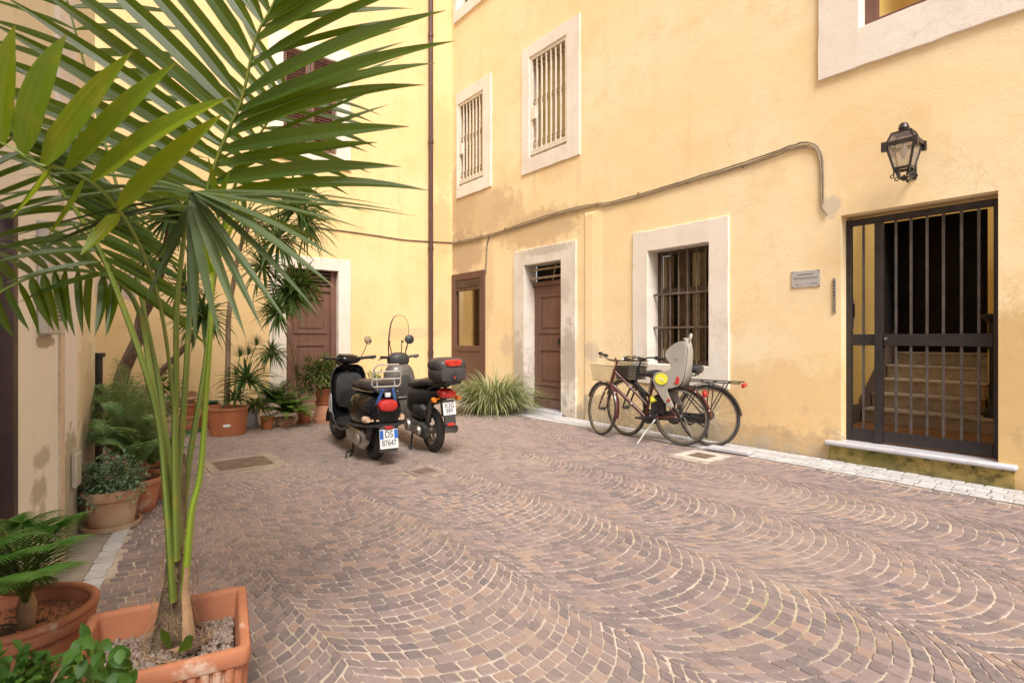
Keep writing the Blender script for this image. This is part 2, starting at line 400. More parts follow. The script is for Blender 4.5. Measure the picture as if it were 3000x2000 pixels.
# ------------------------------------------------------------------ right building
RB=thing('courtyard_building','yellow ochre building with iron gate, brown door and barred windows on right side','building',CORNER,RZ_R)
GD=.15
holes=[(0.04,1.12,0.0,2.46),(2.26,3.16,0.0,2.42),(4.76,5.66,.86,2.345),(.225,1.10,4.155,5.785),(2.385,3.28,4.155,5.83),(7.21,8.75,4.13,6.2),(7.055,8.21,.19,2.395),(.2,1.35,7.62,9.2)]
b=wall_sheet(MB(),0,14,-.05,9.6,holes)
wall=b.build('wall',M_WALLR,RB,smooth=False)
b=MB(); reveal(b,7.055,8.21,.19,2.395,.3); b.build('gate_reveal',M_WALLR,wall,smooth=False)
# soft pilaster edge between the older and the newer stretch of wall
b=MB(); z1=3.05
b.add([(3.62,0,.0),(3.66,-.022,.0),(3.80,-.022,.0),(3.98,0,.0),(3.62,0,z1),(3.66,-.022,z1-.05),(3.80,-.022,z1-.05),(3.98,0,z1)],[(0,1,5,4),(1,2,6,5),(2,3,7,6),(4,5,6,7)])
b.build('pilaster',M_WALLR,RB,smooth=False)
# --- shopfront in the corner
b=MB(); frame(b,.02,1.13,.1,2.46,.13,-.03,.06); b.bx(.15,1.0,-.015,.05,2.12,2.33); b.bx(.15,1.0,-.02,.05,.23,.95)
b.bx(.15,1.0,-.03,.05,.95,1.06)
sf=b.build('shop_window',M_BROWN,RB,bevel=.006,label='brown wooden shop window frame in the corner')
b=MB(); b.bx(.15,1.0,.02,.026,1.06,2.12); b.build('pane',M_SHOPG,sf,smooth=False)
b=MB(); b.bx(.02,1.16,.25,.27,.2,2.45); b.build('interior',pm('shop_interior',(.42,.27,.10),(.28,.17,.07),1.2,.8),sf,smooth=False)
b=MB(); b.bx(.56,.70,.10,.13,1.06,2.12); b.build('upright',M_BROWN,sf,smooth=False)
b=MB(); b.bx(.2,.95,-.03,-.013,2.18,2.29); b.build('sign_strip',M_DKWOOD,sf,bevel=.004)
b=MB(); b.bx(-.0,1.15,-.3,.0,-.02,.1); b.build('kerb_step',M_MARBLE,sf,bevel=.01)
# --- brown door with transom
b=MB(); ring(b,(2.0,3.47,-.04,2.67),(2.27,3.15,.05,2.41),.03,.24,bottom=False)
b.build('door_surround',M_TRIMD,RB,smooth=False,label='stained grey stone door surround')
b=MB(); b.bx(2.27,3.15,.2,.245,.06,2.07); y=.2
for (x0,x1,z0,z1) in ((2.4,3.03,1.28,1.93),(2.4,3.03,.42,1.05)): panel(b,x0,x1,z0,z1,y,.05,.018)
b.bx(2.27,3.15,.18,.2,.06,.2); b.bx(2.27,3.15,.186,.2,.22,.30)
b.bx(2.27,3.15,.16,.24,2.07,2.14)
dr=b.build('door',M_BROWN2,RB,bevel=.005,label='brown panelled wooden door under iron transom bars')
b=MB(); b.bx(2.88,3.0,.165,.185,1.10,1.20); b.tube([(2.94,.17,1.2),(2.94,.13,1.17),(2.94,.13,1.12)],.012); b.build('handle',M_IRON,dr)
b=MB(); b.bx(2.27,3.15,.26,.28,2.14,2.42); b.build('transom',M_VOID,dr,smooth=False)  # black sheet, darkness above the door painted in
b=MB()
for z in (2.19,2.33): b.tube([(2.25,.10,z),(3.16,.10,z)],.018)
b.tube([(2.7,.22,2.14),(2.78,.22,2.4)],.014)
b.build('transom_bar',pm('rusty_beige_bar',(.42,.32,.2),(.3,.2,.12),12,.7),dr)
b=MB(); b.bx(2.24,3.18,-.05,.25,-.03,.055); b.build('threshold',M_MARBLE,dr,bevel=.008)
# --- barred ground floor window
b=MB(); ring(b,(4.53,5.90,.62,2.60),(4.77,5.65,.87,2.335),.025,.22); gw=b.build('window',M_WHITE,RB,smooth=False,label='ground floor window with dark bars in white surround')
b=MB(); frame(b,4.77,5.65,.87,2.335,.05,.2,.25); b.bx(5.18,5.25,.195,.25,.92,2.285); b.bx(4.82,5.6,.195,.25,1.78,1.85)
b.build('frame',M_DKWOOD,gw,bevel=.004)
b=MB(); b.bx(4.8,5.62,.235,.24,.9,2.3); b.build('pane',M_GLASS,gw,smooth=False)
b=MB()
for (x0,x1) in ((4.84,4.97),(5.02,5.16),(5.27,5.42),(5.46,5.58)):
    pts=[(x0+(x1-x0)*k/12,.275+.014*math.sin(k*2.1)) for k in range(13)]
    for k in range(12): b.add([(pts[k][0],pts[k][1],.92),(pts[k+1][0],pts[k+1][1],.92),(pts[k+1][0],pts[k+1][1],2.28),(pts[k][0],pts[k][1],2.28)],[(0,1,2,3)])
b.build('curtain',pm('brown_net_curtain',(.42,.30,.22),(.27,.19,.135),7,.9),gw)
b=MB(); b.bx(5.255,5.36,.252,.257,.92,2.28); b.bx(4.825,4.87,.252,.257,.92,2.28); b.build('light_curtain',M_CURT,gw)
b=MB(); b.bx(4.77,5.65,.5,.52,.87,2.34); b.build('painted_dark_backing',M_VOID,gw,smooth=False)  # black sheet painting the unlit room behind the curtains
b=MB()
for k in range(1,7): x=4.77+.88*k/7; b.tube([(x,.12,.87),(x,.12,2.33)],.009,6)
for z in (1.34,1.77): b.bx(4.76,5.66,.105,.135,z-.012,z+.012)
b.build('grille',pm('rusty_window_bars',(.13,.09,.065),(.2,.14,.1),12,.6,.2),gw)
# --- ornate barred upper windows
def scroll(b,x,y,z,r,up=1):
    for s in (-1,1):
        pts=[]
        for k in range(12):
            a=k/11*4.2; rr=r*(1-.62*k/11)
            pts.append((x+s*(r*.95-rr*math.cos(a)), y, z+up*rr*math.sin(a)))
        b.tube(pts,.006,4,False)
def barred(nm,o,i,lab):
    x0,x1,z0,z1=i
    b=MB(); ring(b,o,i,.025,.2); w=b.build('window',M_WHITE,RB,smooth=False,label=lab)
    b=MB(); frame(b,x0,x1,z0+.05,z1,.05,-.005,.035); b.bx(x0+.03,x1-.03,-.008,.03,z0+.09,z0+.12)
    n=7
    for k in range(1,n): x=x0+.05+(x1-x0-.1)*k/n; b.bx(x-.011,x+.011,.005,.027,z0+.1,z1-.05)
    b.bx(x0+.04,x0+.15,-.015,.035,z0+.62,z0+.82)
    b.build('grille',M_WIRON,w,smooth=False)
    b=MB()
    for k in range(n):
        x=x0+.05+(x1-x0-.1)*(k+.5)/n; r=.026
        for z,u in ((z1-.12,1),(z1-.17,-1),(z0+.92,1),(z0+.88,-1),(z0+.24,1),(z0+.19,-1)): scroll(b,x,.016,z,r,u)
    b.build('scrollwork',M_RUST,w)
    b=MB(); frame(b,x0,x1,z0,z1,.06,.14,.18); b.bx((x0+x1)/2-.03,(x0+x1)/2+.03,.135,.18,z0+.06,z1-.06); b.build('frame',pm('beige_window_frame',(.5,.4,.26),(.42,.32,.2),6,.6),w)
    b=MB(); b.bx(x0+.06,x1-.12,.172,.178,z0+.06,z1-.06); b.build('blind',M_BLIND,w,smooth=False)
    b=MB(); b.bx(x1-.12,x1-.02,.172,.178,z0+.06,z1-.06); b.build('pane',pm('dark_pane',(.03,.03,.028),(.05,.045,.04),5,.15),w,smooth=False)
barred('a',(.18,1.33,3.94,5.99),(.235,1.09,4.165,5.775),'narrower upper barred window tucked into the corner')
barred('b',(2.2,3.545,3.925,6.02),(2.395,3.27,4.165,5.82),'upper barred window right of the corner one')
b=MB(); ring(b,(6.86,9.1,3.77,6.5),(7.22,8.74,4.14,6.19),.035,.3); w3=b.build('window',M_WHITE,RB,smooth=False,label='large upper window with wide white surround')
b=MB(); frame(b,7.22,8.74,4.14,6.19,.1,.12,.2); b.build('frame',M_BROWN,w3,bevel=.004)
b=MB(); b.bx(7.2,8.76,1.2,1.22,4.0,6.4); b.bx(7.2,7.215,.3,1.2,4.0,6.4); b.bx(7.2,8.76,.3,1.2,6.2,6.25); b.build('room',M_HALL,w3,smooth=False)
b=MB(); ring(b,(.1,1.45,7.41,9.4),(.21,1.34,7.63,9.19),.04,.25); w4=b.build('window',M_WHITE,RB,smooth=False,label='topmost corner window cut by the frame')
b=MB(); frame(b,.21,1.34,7.63,9.19,.06,.1,.16); b.build('frame',M_WIRON,w4)
b=MB(); b.bx(.27,1.28,.12,.13,7.69,9.13); b.build('pane',M_GLASS,w4,smooth=False)
b=MB(); b.bx(.21,1.34,.22,.24,7.63,9.19); b.build('blind',M_BLIND,w4,smooth=False)
# --- doorstep
b=MB(); b.bx(6.93,8.33,-.075,.2,.158,.2); b.build('doorstep',M_MARBLE,RB,bevel=.015,label='grey marble doorstep slab')
b=MB(); b.bx(6.96,8.31,-.022,.02,-.03,.157); b.build('step_riser',M_MOSS,RB,smooth=False,label='mossy plaster riser below the doorstep')
# --- hall behind the gate; ceiling left off as an added light well
HX0,HX1,HD=6.70,8.75,2.3
b=MB()
b.add([(HX0,.3,.2),(HX0,HD+1.6,.2),(HX0,HD+1.6,2.8),(HX0,.3,2.8)],[(0,1,2,3)])
wall_sheet(b,HX0,HX1,.2,2.8,[(HX0-.1,7.74,0,2.68)],HD)
b.add([(HX1,.3,.2),(HX1,HD,.2),(HX1,HD,2.8),(HX1,.3,2.8)],[(0,1,2,3)])
wall_sheet(b,HX0,HX1,.2,2.8,[(7.055,8.21,.1,2.395)],.3)
hall=b.build('entrance_hall',M_HALL,RB,smooth=False,label='ochre stair hall behind the iron gate')
b=MB(); b.add([(HX0,.2,.2),(HX1,.2,.2),(HX1,HD+1,.2),(HX0,HD+1,.2)],[(0,1,2,3)]); b.build('floor',M_FLOORT,hall,smooth=False)
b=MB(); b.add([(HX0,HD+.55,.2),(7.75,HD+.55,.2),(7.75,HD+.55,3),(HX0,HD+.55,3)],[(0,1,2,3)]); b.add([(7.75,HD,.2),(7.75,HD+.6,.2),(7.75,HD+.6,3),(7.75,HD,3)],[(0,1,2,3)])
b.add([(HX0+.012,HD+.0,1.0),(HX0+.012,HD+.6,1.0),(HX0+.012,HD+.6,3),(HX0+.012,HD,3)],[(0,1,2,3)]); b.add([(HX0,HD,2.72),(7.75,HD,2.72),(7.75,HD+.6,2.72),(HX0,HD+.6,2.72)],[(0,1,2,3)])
b.build('painted_dark_passage',M_VOID,hall,smooth=False)  # black sheets paint the darkness at the head of the stairs
b=MB(); b.bx(HX0+.003,HX0+.015,.31,1.6,.2,.42)
b.prism([(0,0),(1,0),(1,1),(0,1)],0,0) if False else None
b.add([(HX0+.015,1.5,.2),(HX0+.015,1.5,.48),(HX0+.015,2.85,1.42),(HX0+.015,2.85,.2)],[(0,1,2,3)])
b.bx(7.76,HX1-.01,HD-.02,HD-.003,.2,.42)
b.build('skirting',M_HALLD,hall,smooth=False)
ST=thing('staircase','worn marble stairs with iron railing rising inside the gate','stairs',RB.matrix_world@Vector((0,0,0)) if False else XF[RB.name]@Vector((7.2,1.6,.2)),RZ_R)
def toST(p): return Vector(p)-Vector((7.2,1.6,.2))
for k in range(5):
    b=MB(); x1=7.74 if k else 8.15; z=.2+.165*(k+1); y0=1.6+.27*k
    if k==0: y0=1.55
    b.bx(-.48,x1-7.2,y0-1.6,y0-1.6+.33,.165*k,.165*(k+1)-.03); b.bx(-.48,x1-7.2+.01,y0-1.6-.03,y0-1.6+.33,.165*(k+1)-.03,.165*(k+1))
    b.build('step',M_STEP,ST,bevel=.006)
b=MB(); b.lathe([(.075,0),(.075,.05),(.05,.09),(.032,.14),(.032,.3),(.04,.33),(.028,.36),(.028,.7),(.05,.76),(.05,.8),(.035,.83),(.035,1.0),(.1,1.06),(.1,1.09),(0,1.1)],(.68,.12,.165),14); b.build('newel_post',M_BLACK,ST)
b=MB()
for z in (1.15,1.55,1.75): b.tube([(.62,.62,z-.0),(1.35,.62,z+.42)],.014,6)
b.tube([(.62,.62,1.95),(1.35,.62,2.36)],.025,6)
for x in (.85,1.1,1.3): b.tube([(x,.61,1.2+(x-.62)*.57),(x,.61,2.06+(x-.62)*.5)],.011,6); b.lathe([(0,-.02),(.02,0),(0,.02)],(x,.61,2.08+(x-.62)*.5),8)
b.build('railing',M_BLACK,ST)
# --- iron gate
gx0,gx1=RW(2480,800,GD)[0],RW(2928,800,GD)[0]
GT=thing('iron_gate','black iron bar gate standing closed across the stair hall entrance','gate',XF[RB.name]@Vector((7.6,GD,.205)),RZ_R)
def gx(px): return RW(px,800,GD)[0]-7.6
L,Rr=-.543,.595; H=2.155
b=MB(); w=.045
b.bx(L,L+w,-.025,.025,0,H); b.bx(Rr-w*.8,Rr,-.025,.025,0,H); b.bx(L+w,Rr-w*.8,-.025,.025,H-.06,H); b.build('frame',M_IRON,GT,bevel=.004)
mx=gx(2577); mr0=.905-.0; zr0,zr1=.955,1.045
zr1=RW(2700,978,GD)[1]-.205; zr0=RW(2700,1013,GD)[1]-.205
zb=RW(2700,1276,GD)[1]-.205; zb=max(zb,.10)
b=MB(); b.bx(mx-.032,mx+.03,-.04,.03,.01,H-.062); b.bx(mx+.03,Rr-w*.8-.004,-.02,.02,zr0,zr1); b.bx(mx+.03,Rr-w*.8-.004,-.02,.02,.015,zb)
leaf_=b.build('gate_leaf',M_IRON,GT,bevel=.003)
for za,zc in ((zr0,zr1),(.0,zb)): b=MB(); b.bx(L+w,mx-.034,-.02,.02,za,zc); b.build('side_panel',M_IRON,GT,bevel=.003)
b=MB(); b.lathe([(.0,-.01),(.014,-.008),(.014,.01)],(mx+.06,-.03,(zr0+zr1)/2+.012),10,rotm(PI/2)); b.build('keyhole',M_STEEL,leaf_)
for px in (2530,2625,2669,2716,2764,2817,2868):
    x=gx(px); b=MB(); b.bx(x-.0095,x+.0095,-.010,.010,zb,zr0); b.bx(x-.0095,x+.0095,-.010,.010,zr1,H-.06); b.build('bar',M_IRONBAR,GT,bevel=.002)
def onwall(RT,rz,x,y,z): return XF[RT.name]@Vector((x,y,z))
# bell panel, hall entry box
t=thing('bell_panel','narrow steel doorbell panel beside the iron gate','doorbell',onwall(RB,0,7.0,-.004,1.62),RZ_R)
b=MB(); b.bx(-.014,.014,-.012,.004,-.17,.17); b.build('plate',M_STEEL,t,bevel=.003)
for k in range(5): b=MB(); b.lathe([(0,-.02),(.006,-.018),(.006,0)],(.0,-.004,.135-k*.035),8,rotm(-PI/2)); b.build('button',M_BLACK,t)
t=thing('entry_box','small pinkish electric box on the hall wall behind the gate','box',onwall(RB,0,6.705,1.15,1.5),RZ_R)
b=MB(); b.bx(0,.04,-.1,.1,-.17,.17); b.build('case',pm('pinkish_plastic',(.6,.42,.38),(.52,.36,.32),6,.4),t,bevel=.006)
b=MB(); b.bx(.041,.05,.03,.08,-.06,.10); b.build('speaker_panel',M_BLACK,t)
# --- plaque
t=thing('name_plaque','small grey engraved plaque screwed to the wall left of the gate','plaque',onwall(RB,0,6.73,-.004,1.808),RZ_R)
b=MB(); b.bx(-.14,.14,-.008,.003,-.085,.085); b.build('plate',M_PLAQ,t,bevel=.002)
for s,sz,z in (('Amministrazione',.028,.047),('DOTT.GIANPE GALUZZINI',.0265,.006),):
    text_mesh('lettering',s,sz,M_INK,t,(0,-.0085,z),R_WALL,.0008,sx=.80 if sz>.027 else .74)
text_mesh('lettering','Scala A  int. 2',.018,M_INK,t,(-.06,-.0085,-.055),R_WALL,.0008,sx=.8); text_mesh('lettering','Tel. 06 6780',.018,M_INK,t,(.075,-.0085,-.055),R_WALL,.0008,sx=.8)
b=MB()
for x in (-.13,.13):
    for z in (-.075,.075): b=MB(); b.lathe([(0,-.014),(.008,-.011),(.008,-.004)],(x,0,z),8,Matrix(((1,0,0),(0,0,1),(0,1,0)))); b.build('screw',M_RUST,t)
# --- cables
def cable(nm,lab,RT,fn,px,r,off,wob=.006,n=60):
    P=[]
    for (x,y) in px:
        a,z=fn(x,y); P.append((a,-off,z))
    P=smooth_path(P,n); rnd=random.Random(nm+str(off)+str(r))
    P=[p+Vector((0,0,rnd.uniform(-wob,wob))) for p in P]
    return P
c1=[(1328,711),(1425,690),(1530,656),(1640,621),(1740,598),(1800,590),(2000,532),(2200,470),(2310,431),(2360,418)]
c2=c1[:-1]+[(2345,422),(2378,420),(2400,440),(2407,500),(2409,590),(2425,622)]
t=thing('wall_cable','bundle of grey cables sagging along the right wall above the doors','cable',onwall(RB,0,4,0,3.1),RZ_R)
for i,(pp,dz) in enumerate(((c1+[(2388,425),(2408,455),(2413,520),(2413,600)],0),(c2,-.022),(c2,-.045))):
    P=[p+Vector((-4,0,-3.1+dz)) for p in cable('c%d'%i,'',RB,RW,pp,.01,.014+.004*i)]
    b=MB(); b.tube(P,.008-.001*i,6); b.build('cable_strand',M_CABLE if i!=1 else pm('cream_cable',(.40,.30,.18),(.3,.22,.13),9,.6),t)
b=MB()
for k in range(9): x=.3+k*.72; b.bx(x-4-.006,x-4+.006,-.03,0,.0,.035)
b.build('clip',M_RUST,t)
P=[p+Vector((-4,0,-3.1)) for p in cable('cv','',RB,RW,[(1435,688),(1428,720),(1426,760),(1424,800)],.01,.012)]
b=MB(); b.tube(P,.012,6); b.build('drop_cable',M_CABLE,t)
# --- lantern
LX,LY,LZ=0,0,0
lp=at(2648,435,4.62)
t=thing('wall_lantern','black iron wall lantern with dusty glass above the iron gate','lantern',lp,RZ_R)
def sqtube(b,prof,inner=False):
    n=4; vs=[]; fs=[]
    for (r,z) in prof:
        for sx,sy in ((-1,-1),(1,-1),(1,1),(-1,1)): vs.append((sx*r,sy*r,z))
    for i in range(len(prof)-1):
        for k in range(4): fs.append((i*4+k,i*4+(k+1)%4,i*4+4+(k+1)%4,i*4+4+k))
    return b.add(vs,fs)
T,Bm=.100,.056; ZT,ZB=.02,-.175
b=MB()
for sx,sy in ((-1,-1),(1,-1),(1,1),(-1,1)):
    b.tube([(sx*T,sy*T,ZT),(sx*Bm,sy*Bm,ZB)],.010,4); b.tube([(sx*T*.98,sy*T*.98,ZT+.03),(sx*.070,sy*.070,.125)],.008,4)
    b.tube([(sx*Bm,sy*Bm,ZB),(sx*Bm,sy*Bm,ZB-.05)],.007,5); b.torus((sx*(Bm+.012),sy*Bm,ZB-.062),.014,.005,rotm(PI/2),10,5)
    b.tube([(sx*Bm*.9,sy*Bm*.9,ZB),(sx*.03,sy*.03,ZB-.07)],.009,5)
for s in (-1,1):
    b.bx(-.122,.122,s*.112-.010,s*.112+.010,ZT-.005,ZT+.03); b.bx(s*.112-.010,s*.112+.010,-.102,.102,ZT-.005,ZT+.03)
    b.bx(-Bm,Bm,s*Bm-.008,s*Bm+.008,ZB-.01,ZB+.012); b.bx(s*Bm-.008,s*Bm+.008,-Bm,Bm,ZB-.01,ZB+.012)
    for q in (-1,1): b.bx(s*.112-.018,s*.112+.018,q*.112-.018,q*.112+.018,ZT-.045,ZT+.034)
sqtube(b,[(.074,.125),(.074,.136),(.03,.140)])
b.lathe([(.03,.138),(.052,.142),(.055,.148),(.034,.156),(.036,.166),(.042,.172),(.032,.205),(.024,.216),(.0,.22)],(0,0,0),14)
b.lathe([(.0,ZB-.105),(.014,ZB-.098),(.034,ZB-.08),(.034,ZB-.07),(.0,ZB-.065)],(0,0,0),12)
b.build('frame',pm('lantern_iron',(.035,.030,.030),(.055,.045,.04),12,.38,.3),t)
b=MB(); sqtube(b,[(T*.97,ZT),(Bm*.97,ZB)]); b.build('glass',M_LGLASS,t,smooth=False)
b=MB(); sqtube(b,[(T*.95,ZT+.03),(.071,.124)]); b.build('top_glass',dusty('smoky_glass',(.30,.25,.24),.6),t,smooth=False)
b=MB(); b.lathe([(.0,-.09),(.014,-.085),(.03,-.04),(.032,-.02),(.02,.01),(.014,.04),(.014,.06),(0,.06)],(0,0,0),14); b.build('bulb',pm('white_bulb',(.7,.68,.62),None,5,.3),t)
lpl=XF[RB.name].inverted()@lp
b=MB(); b.tube([(0,0,ZB-.06),(0,.10,ZB-.09),(0,-lpl.y,ZB+.0)],.011,8); b.bx(-.02,.02,-lpl.y-.012,-lpl.y-.001,ZB-.04,.03); b.build('bracket',M_IRON,t)
# ------------------------------------------------------------------ back building
BB=thing('rear_building','yellow ochre building end wall with brown door behind the plants','building',CORNER,RZ_B)
BL=-9.0
holes=[(-3.19,-2.31,0,2.37),(-3.24,-2.34,4.34,5.97)]
wall_sheet(MB(),BL,0,-.05,9.6,holes).build('wall',M_WALLB,BB,smooth=False)
b=MB(); ring(b,(-3.44,-2.10,-.04,2.56),(-3.18,-2.32,.12,2.36),.025,.2,bottom=False); b.build('door_surround',M_WHITE,BB,smooth=False,label='cream stone surround of the rear door')
b=MB(); b.bx(-3.18,-2.32,.13,.18,.12,2.0); b.bx(-3.18,-2.25-.07,.10,.18,2.0,2.08); b.bx(-2.42,-2.32,.08,.13,.12,2.36); b.bx(-3.18,-3.08,.08,.13,.12,2.36)
for z0,z1 in ((.35,1.12),(1.28,1.9)): panel(b,-3.03,-2.47,z0,z1,.13,.05,.018)
d=b.build('door',M_BROWN2,BB,bevel=.005,label='brown panelled rear door with louvred transom')
b=MB()
for k in range(4): b.bx(-3.08,-2.42,.1,.125,2.11+k*.06,2.14+k*.06)
b.build('transom_slat',M_BROWN,d)
b=MB(); b.bx(-3.18,-2.32,.18,.19,2.08,2.36); b.build('transom',M_VOID,d,smooth=False)  # black sheet paints the dark behind the slats
b=MB(); b.bx(-3.2,-2.3,-.10,.2,-.02,.12); b.build('threshold',pm('ochre_step',(.30,.19,.09),(.22,.15,.08),4,.8),d,bevel=.01)
b=MB(); ring(b,(-3.46,-2.10,4.12,6.2),(-3.23,-2.35,4.35,5.96),.03,.16); w=b.build('window',M_WHITE,BB,smooth=False,label='upper window with closed brown shutters')
for s,(x0,x1) in enumerate(((-3.225,-2.80),(-2.78,-2.355))):
    b=MB(); frame(b,x0,x1,4.355,5.955,.06,.03,.08)
    for k in range(34):
        z=4.43+k*.044; b.box(((x0+x1)/2,.055,z),(x1-x0-.12,.045,.01),rotm(-.6))
    b.bx(x0+.06,x1-.06,.072,.08,4.41,5.9)
    b.build('shutter',M_BROWN2,w,smooth=False)
# drainpipe and back cable
t=thing('drainpipe','tall brown drainpipe fixed to the rear wall near the corner','drainpipe',XF[BB.name]@Vector((-.53,-.07,0)),RZ_B)
b=MB(); b.tube([(0,0,.0),(0,0,9.5)],.045,14); b.build('pipe',M_PIPE,t)
b=MB()
for z in (.9,2.9,4.95,7.0): b.lathe([(.054,z),(.054,z+.06)],(0,0,0),14); b.bx(-.012,.012,0,.07,z+.015,z+.045)
b.build('bracket',M_PIPE,t)
t=thing('wall_cable','thin single grey cable running across the rear wall into the corner','cable',XF[BB.name]@Vector((-2.2,0,3.08)),RZ_B)
P=[Vector((x+2.2,-.012,z-3.08)) for x,z in [BW(*q) for q in ((900,664),(1008,677),(1100,690),(1180,702),(1250,707),(1326,711))]]
b=MB(); b.tube(smooth_path([p for p in P],20),.011,6); b.build('cable_strand',M_CABLE,t)
# ------------------------------------------------------------------ left building
LB=thing('left_building','cream plastered building with brown door frame at the left edge','building',LEND,RZ_L)
b=wall_sheet(MB(),-4.5,0,-.05,8.5,[(-4.2,-1.74,-.1,1.74)]); b.add([(0,0,-.05),(0,5,-.05),(0,5,8.5),(0,0,8.5)],[(0,1,2,3)])
wl=b.build('wall',M_WALLL,LB,smooth=False)
b=MB(); b.bx(-1.735,-1.12,-.035,.02,-.05,1.98); b.bx(-4.3,-1.735,-.033,.02,1.735,1.975)
b.bx(-1.745,-1.735,-.034,.3,-.05,1.735)
b.build('door_surround',M_TRIML,LB,smooth=False,label='peeling cream plaster door surround')
b=MB(); b.bx(-1.118,-1.03,-.045,.02,-.05,2.0); b.build('corner_bead',pm('rust_flecked_plaster',(.68,.56,.44),(.58,.46,.36),9,.85,0,.3,dirt=((.16,.08,.05),22,.60)),LB,smooth=False)
b=MB(); b.bx(-1.028,-.62,-.02,.02,-.05,6.5); b.build('pilaster',plaster('pinkish_plaster',(.80,.74,.71),(.84,.79,.76),(.62,.55,.53),[(-.8,.25,.25,.4,(.36,.33,.25),.8)],.35,(.36,.32,.22)),LB,smooth=False)
b=MB(); b.bx(-1.80,-1.747,-.036,.12,-.02,1.732); b.bx(-4.2,-1.80,.1,.14,-.02,1.74); b.bx(-2.03,-1.80,.05,.1,-.02,1.735); b.bx(-2.6,-1.80,.04,.1,.72,.86)
b.build('door',pm('dark_brown_frame',(.065,.035,.03),(.045,.024,.022),4,.5),LB,bevel=.004)
t=thing('intercom','grey wall intercom with slotted speaker on the cream door surround','intercom',XF[LB.name]@Vector((-1.36,-.036,1.42)),RZ_L)
b=MB(); b.bx(-.135,.135,-.045,0,-.2,.34); b.build('case',pm('grey_plastic_case',(.52,.49,.45),(.46,.43,.4),5,.4),t,bevel=.008)
b=MB()
for k in range(12): b.bx(-.04,.09,-.049,-.044,-.13+k*.018,-.122+k*.018)
b.build('speaker_slot',M_BLACK,t)
b=MB(); b.bx(-.04,.09,-.050,-.044,.10,.30); b.build('name_strip',pm('pale_name_strip',(.66,.63,.58),None,6,.3),t)
t=thing('utility_cover','small white plastic cover low on the left wall','cover',XF[LB.name]@Vector((-.72,-.022,.42)),RZ_L)
b=MB(); b.bx(-.07,.07,-.025,0,-.1,.1); b.build('cover_plate',pm('offwhite_plastic',(.6,.56,.5),(.52,.48,.42),7,.45),t,bevel=.006)
# ------------------------------------------------------------------ ground and paving
def ground_mat():
    t=NT('paving_joint_mortar'); P=t.coord()
    n1=t.noise(P,1.1,5); n2=t.noise(t.mapping(P,loc=(9,3,1)),5,6,.7); n3=t.noise(P,60,3)
    c=t.mix(t.ramp(n1,.4,.62),(.51,.435,.37),(.41,.34,.285))
    c=t.mix(t.ramp(t.noise(t.mapping(P,loc=(2,8,0)),.9,6,.7),.5,.68,0,.8),c,(.29,.27,.08))
    c=t.mix(t.ramp(n2,.46,.66,0,.8),c,(.27,.205,.165)); c=t.mix(t.ramp(t.noise(t.mapping(P,loc=(6,2,3)),2.2,7,.7),.56,.68,0,.8),c,(.11,.085,.07)); c=t.mix(t.ramp(t.noise(P,.75,6,.62),.45,.66,0,.75),c,(.37,.285,.235)); c=t.mix(t.ramp(n3,.45,.7,0,.4),c,(.55,.46,.37))
    return t.done(t.bsdf(c,.95,0,.2,0,n3,.5,.004))
def stone_mat():
    t=NT('porphyry_cobble'); P=t.coord(); g=t.n('ShaderNodeNewGeometry'); r=g.outputs['Random Per Island']
    w=t.n('ShaderNodeTexWhiteNoise'); w.noise_dimensions='1D'; t.l(r,w.inputs['W'])
    r2=w.outputs['Value']
    c=t.mix(t.ramp(r,.1,.9),(.255,.194,.190),(.165,.131,.137))
    c=t.mix(t.ramp(r2,.75,.98,0,.8),c,(.13,.115,.128)); c=t.mix(t.ramp(r2,.22,.04,0,.7),c,(.35,.235,.185))
    n=t.noise(P,38,5,.7); c=t.mix(t.ramp(n,.4,.75,0,.35),c,(.34,.26,.22)); c=t.mix(t.ramp(n,.45,.25,0,.35),c,(.10,.07,.065))
    # trodden dust that blurs stones and joints together
    d1=t.noise(P,.75,6,.62); d2=t.noise(t.mapping(P,loc=(4,4,0)),7,6,.7)
    sx=t.n('ShaderNodeSeparateXYZ'); t.l(P,sx.inputs[0])
    far=t.math('MULTIPLY',t.ramp(sx.outputs['Y'],3.8,6.2),t.ramp(sx.outputs['X'],1.2,-.8))
    dm=t.math('MULTIPLY',t.math('ADD',t.ramp(d1,.42,.66,.05,.6),t.math('MULTIPLY',far,.5)),t.ramp(d2,.32,.6,.3,1))
    c=t.mix(dm,c,(.33,.257,.22))
    c=t.mix(t.ramp(t.noise(t.mapping(P,loc=(1,1,7)),1.3,7,.7),.58,.72,0,.45),c,(.40,.31,.25))
    c=t.mix(t.math('MULTIPLY',t.ramp(d2,.55,.75,0,.35),far),c,(.17,.14,.07))
    return t.done(t.bsdf(c,t.ramp(n,.3,.7,.62,.8),0,.35,0,n,.4,.004))
def white_stone_mat():
    t=NT('white_cobble'); P=t.coord(); g=t.n('ShaderNodeNewGeometry'); r=g.outputs['Random Per Island']
    c=t.mix(r,(.56,.55,.56),(.43,.42,.43)); n=t.noise(P,20,5,.7); c=t.mix(t.ramp(n,.45,.7,0,.5),c,(.34,.30,.26))
    return t.done(t.bsdf(c,.7,0,.3,0,n,.3,.004))
M_JOINT=ground_mat(); M_COB=stone_mat(); M_WCOB=white_stone_mat()
b=MB(); b.add([(-60,-60,-.0035),(60,-60,-.0035),(60,60,-.0035),(-60,60,-.0035)],[(0,1,2,3)])
tag(b.build('ground',M_JOINT,None,smooth=False),'sandy mortar ground below the cobbles',kind='structure')
rnd=random.Random(11)
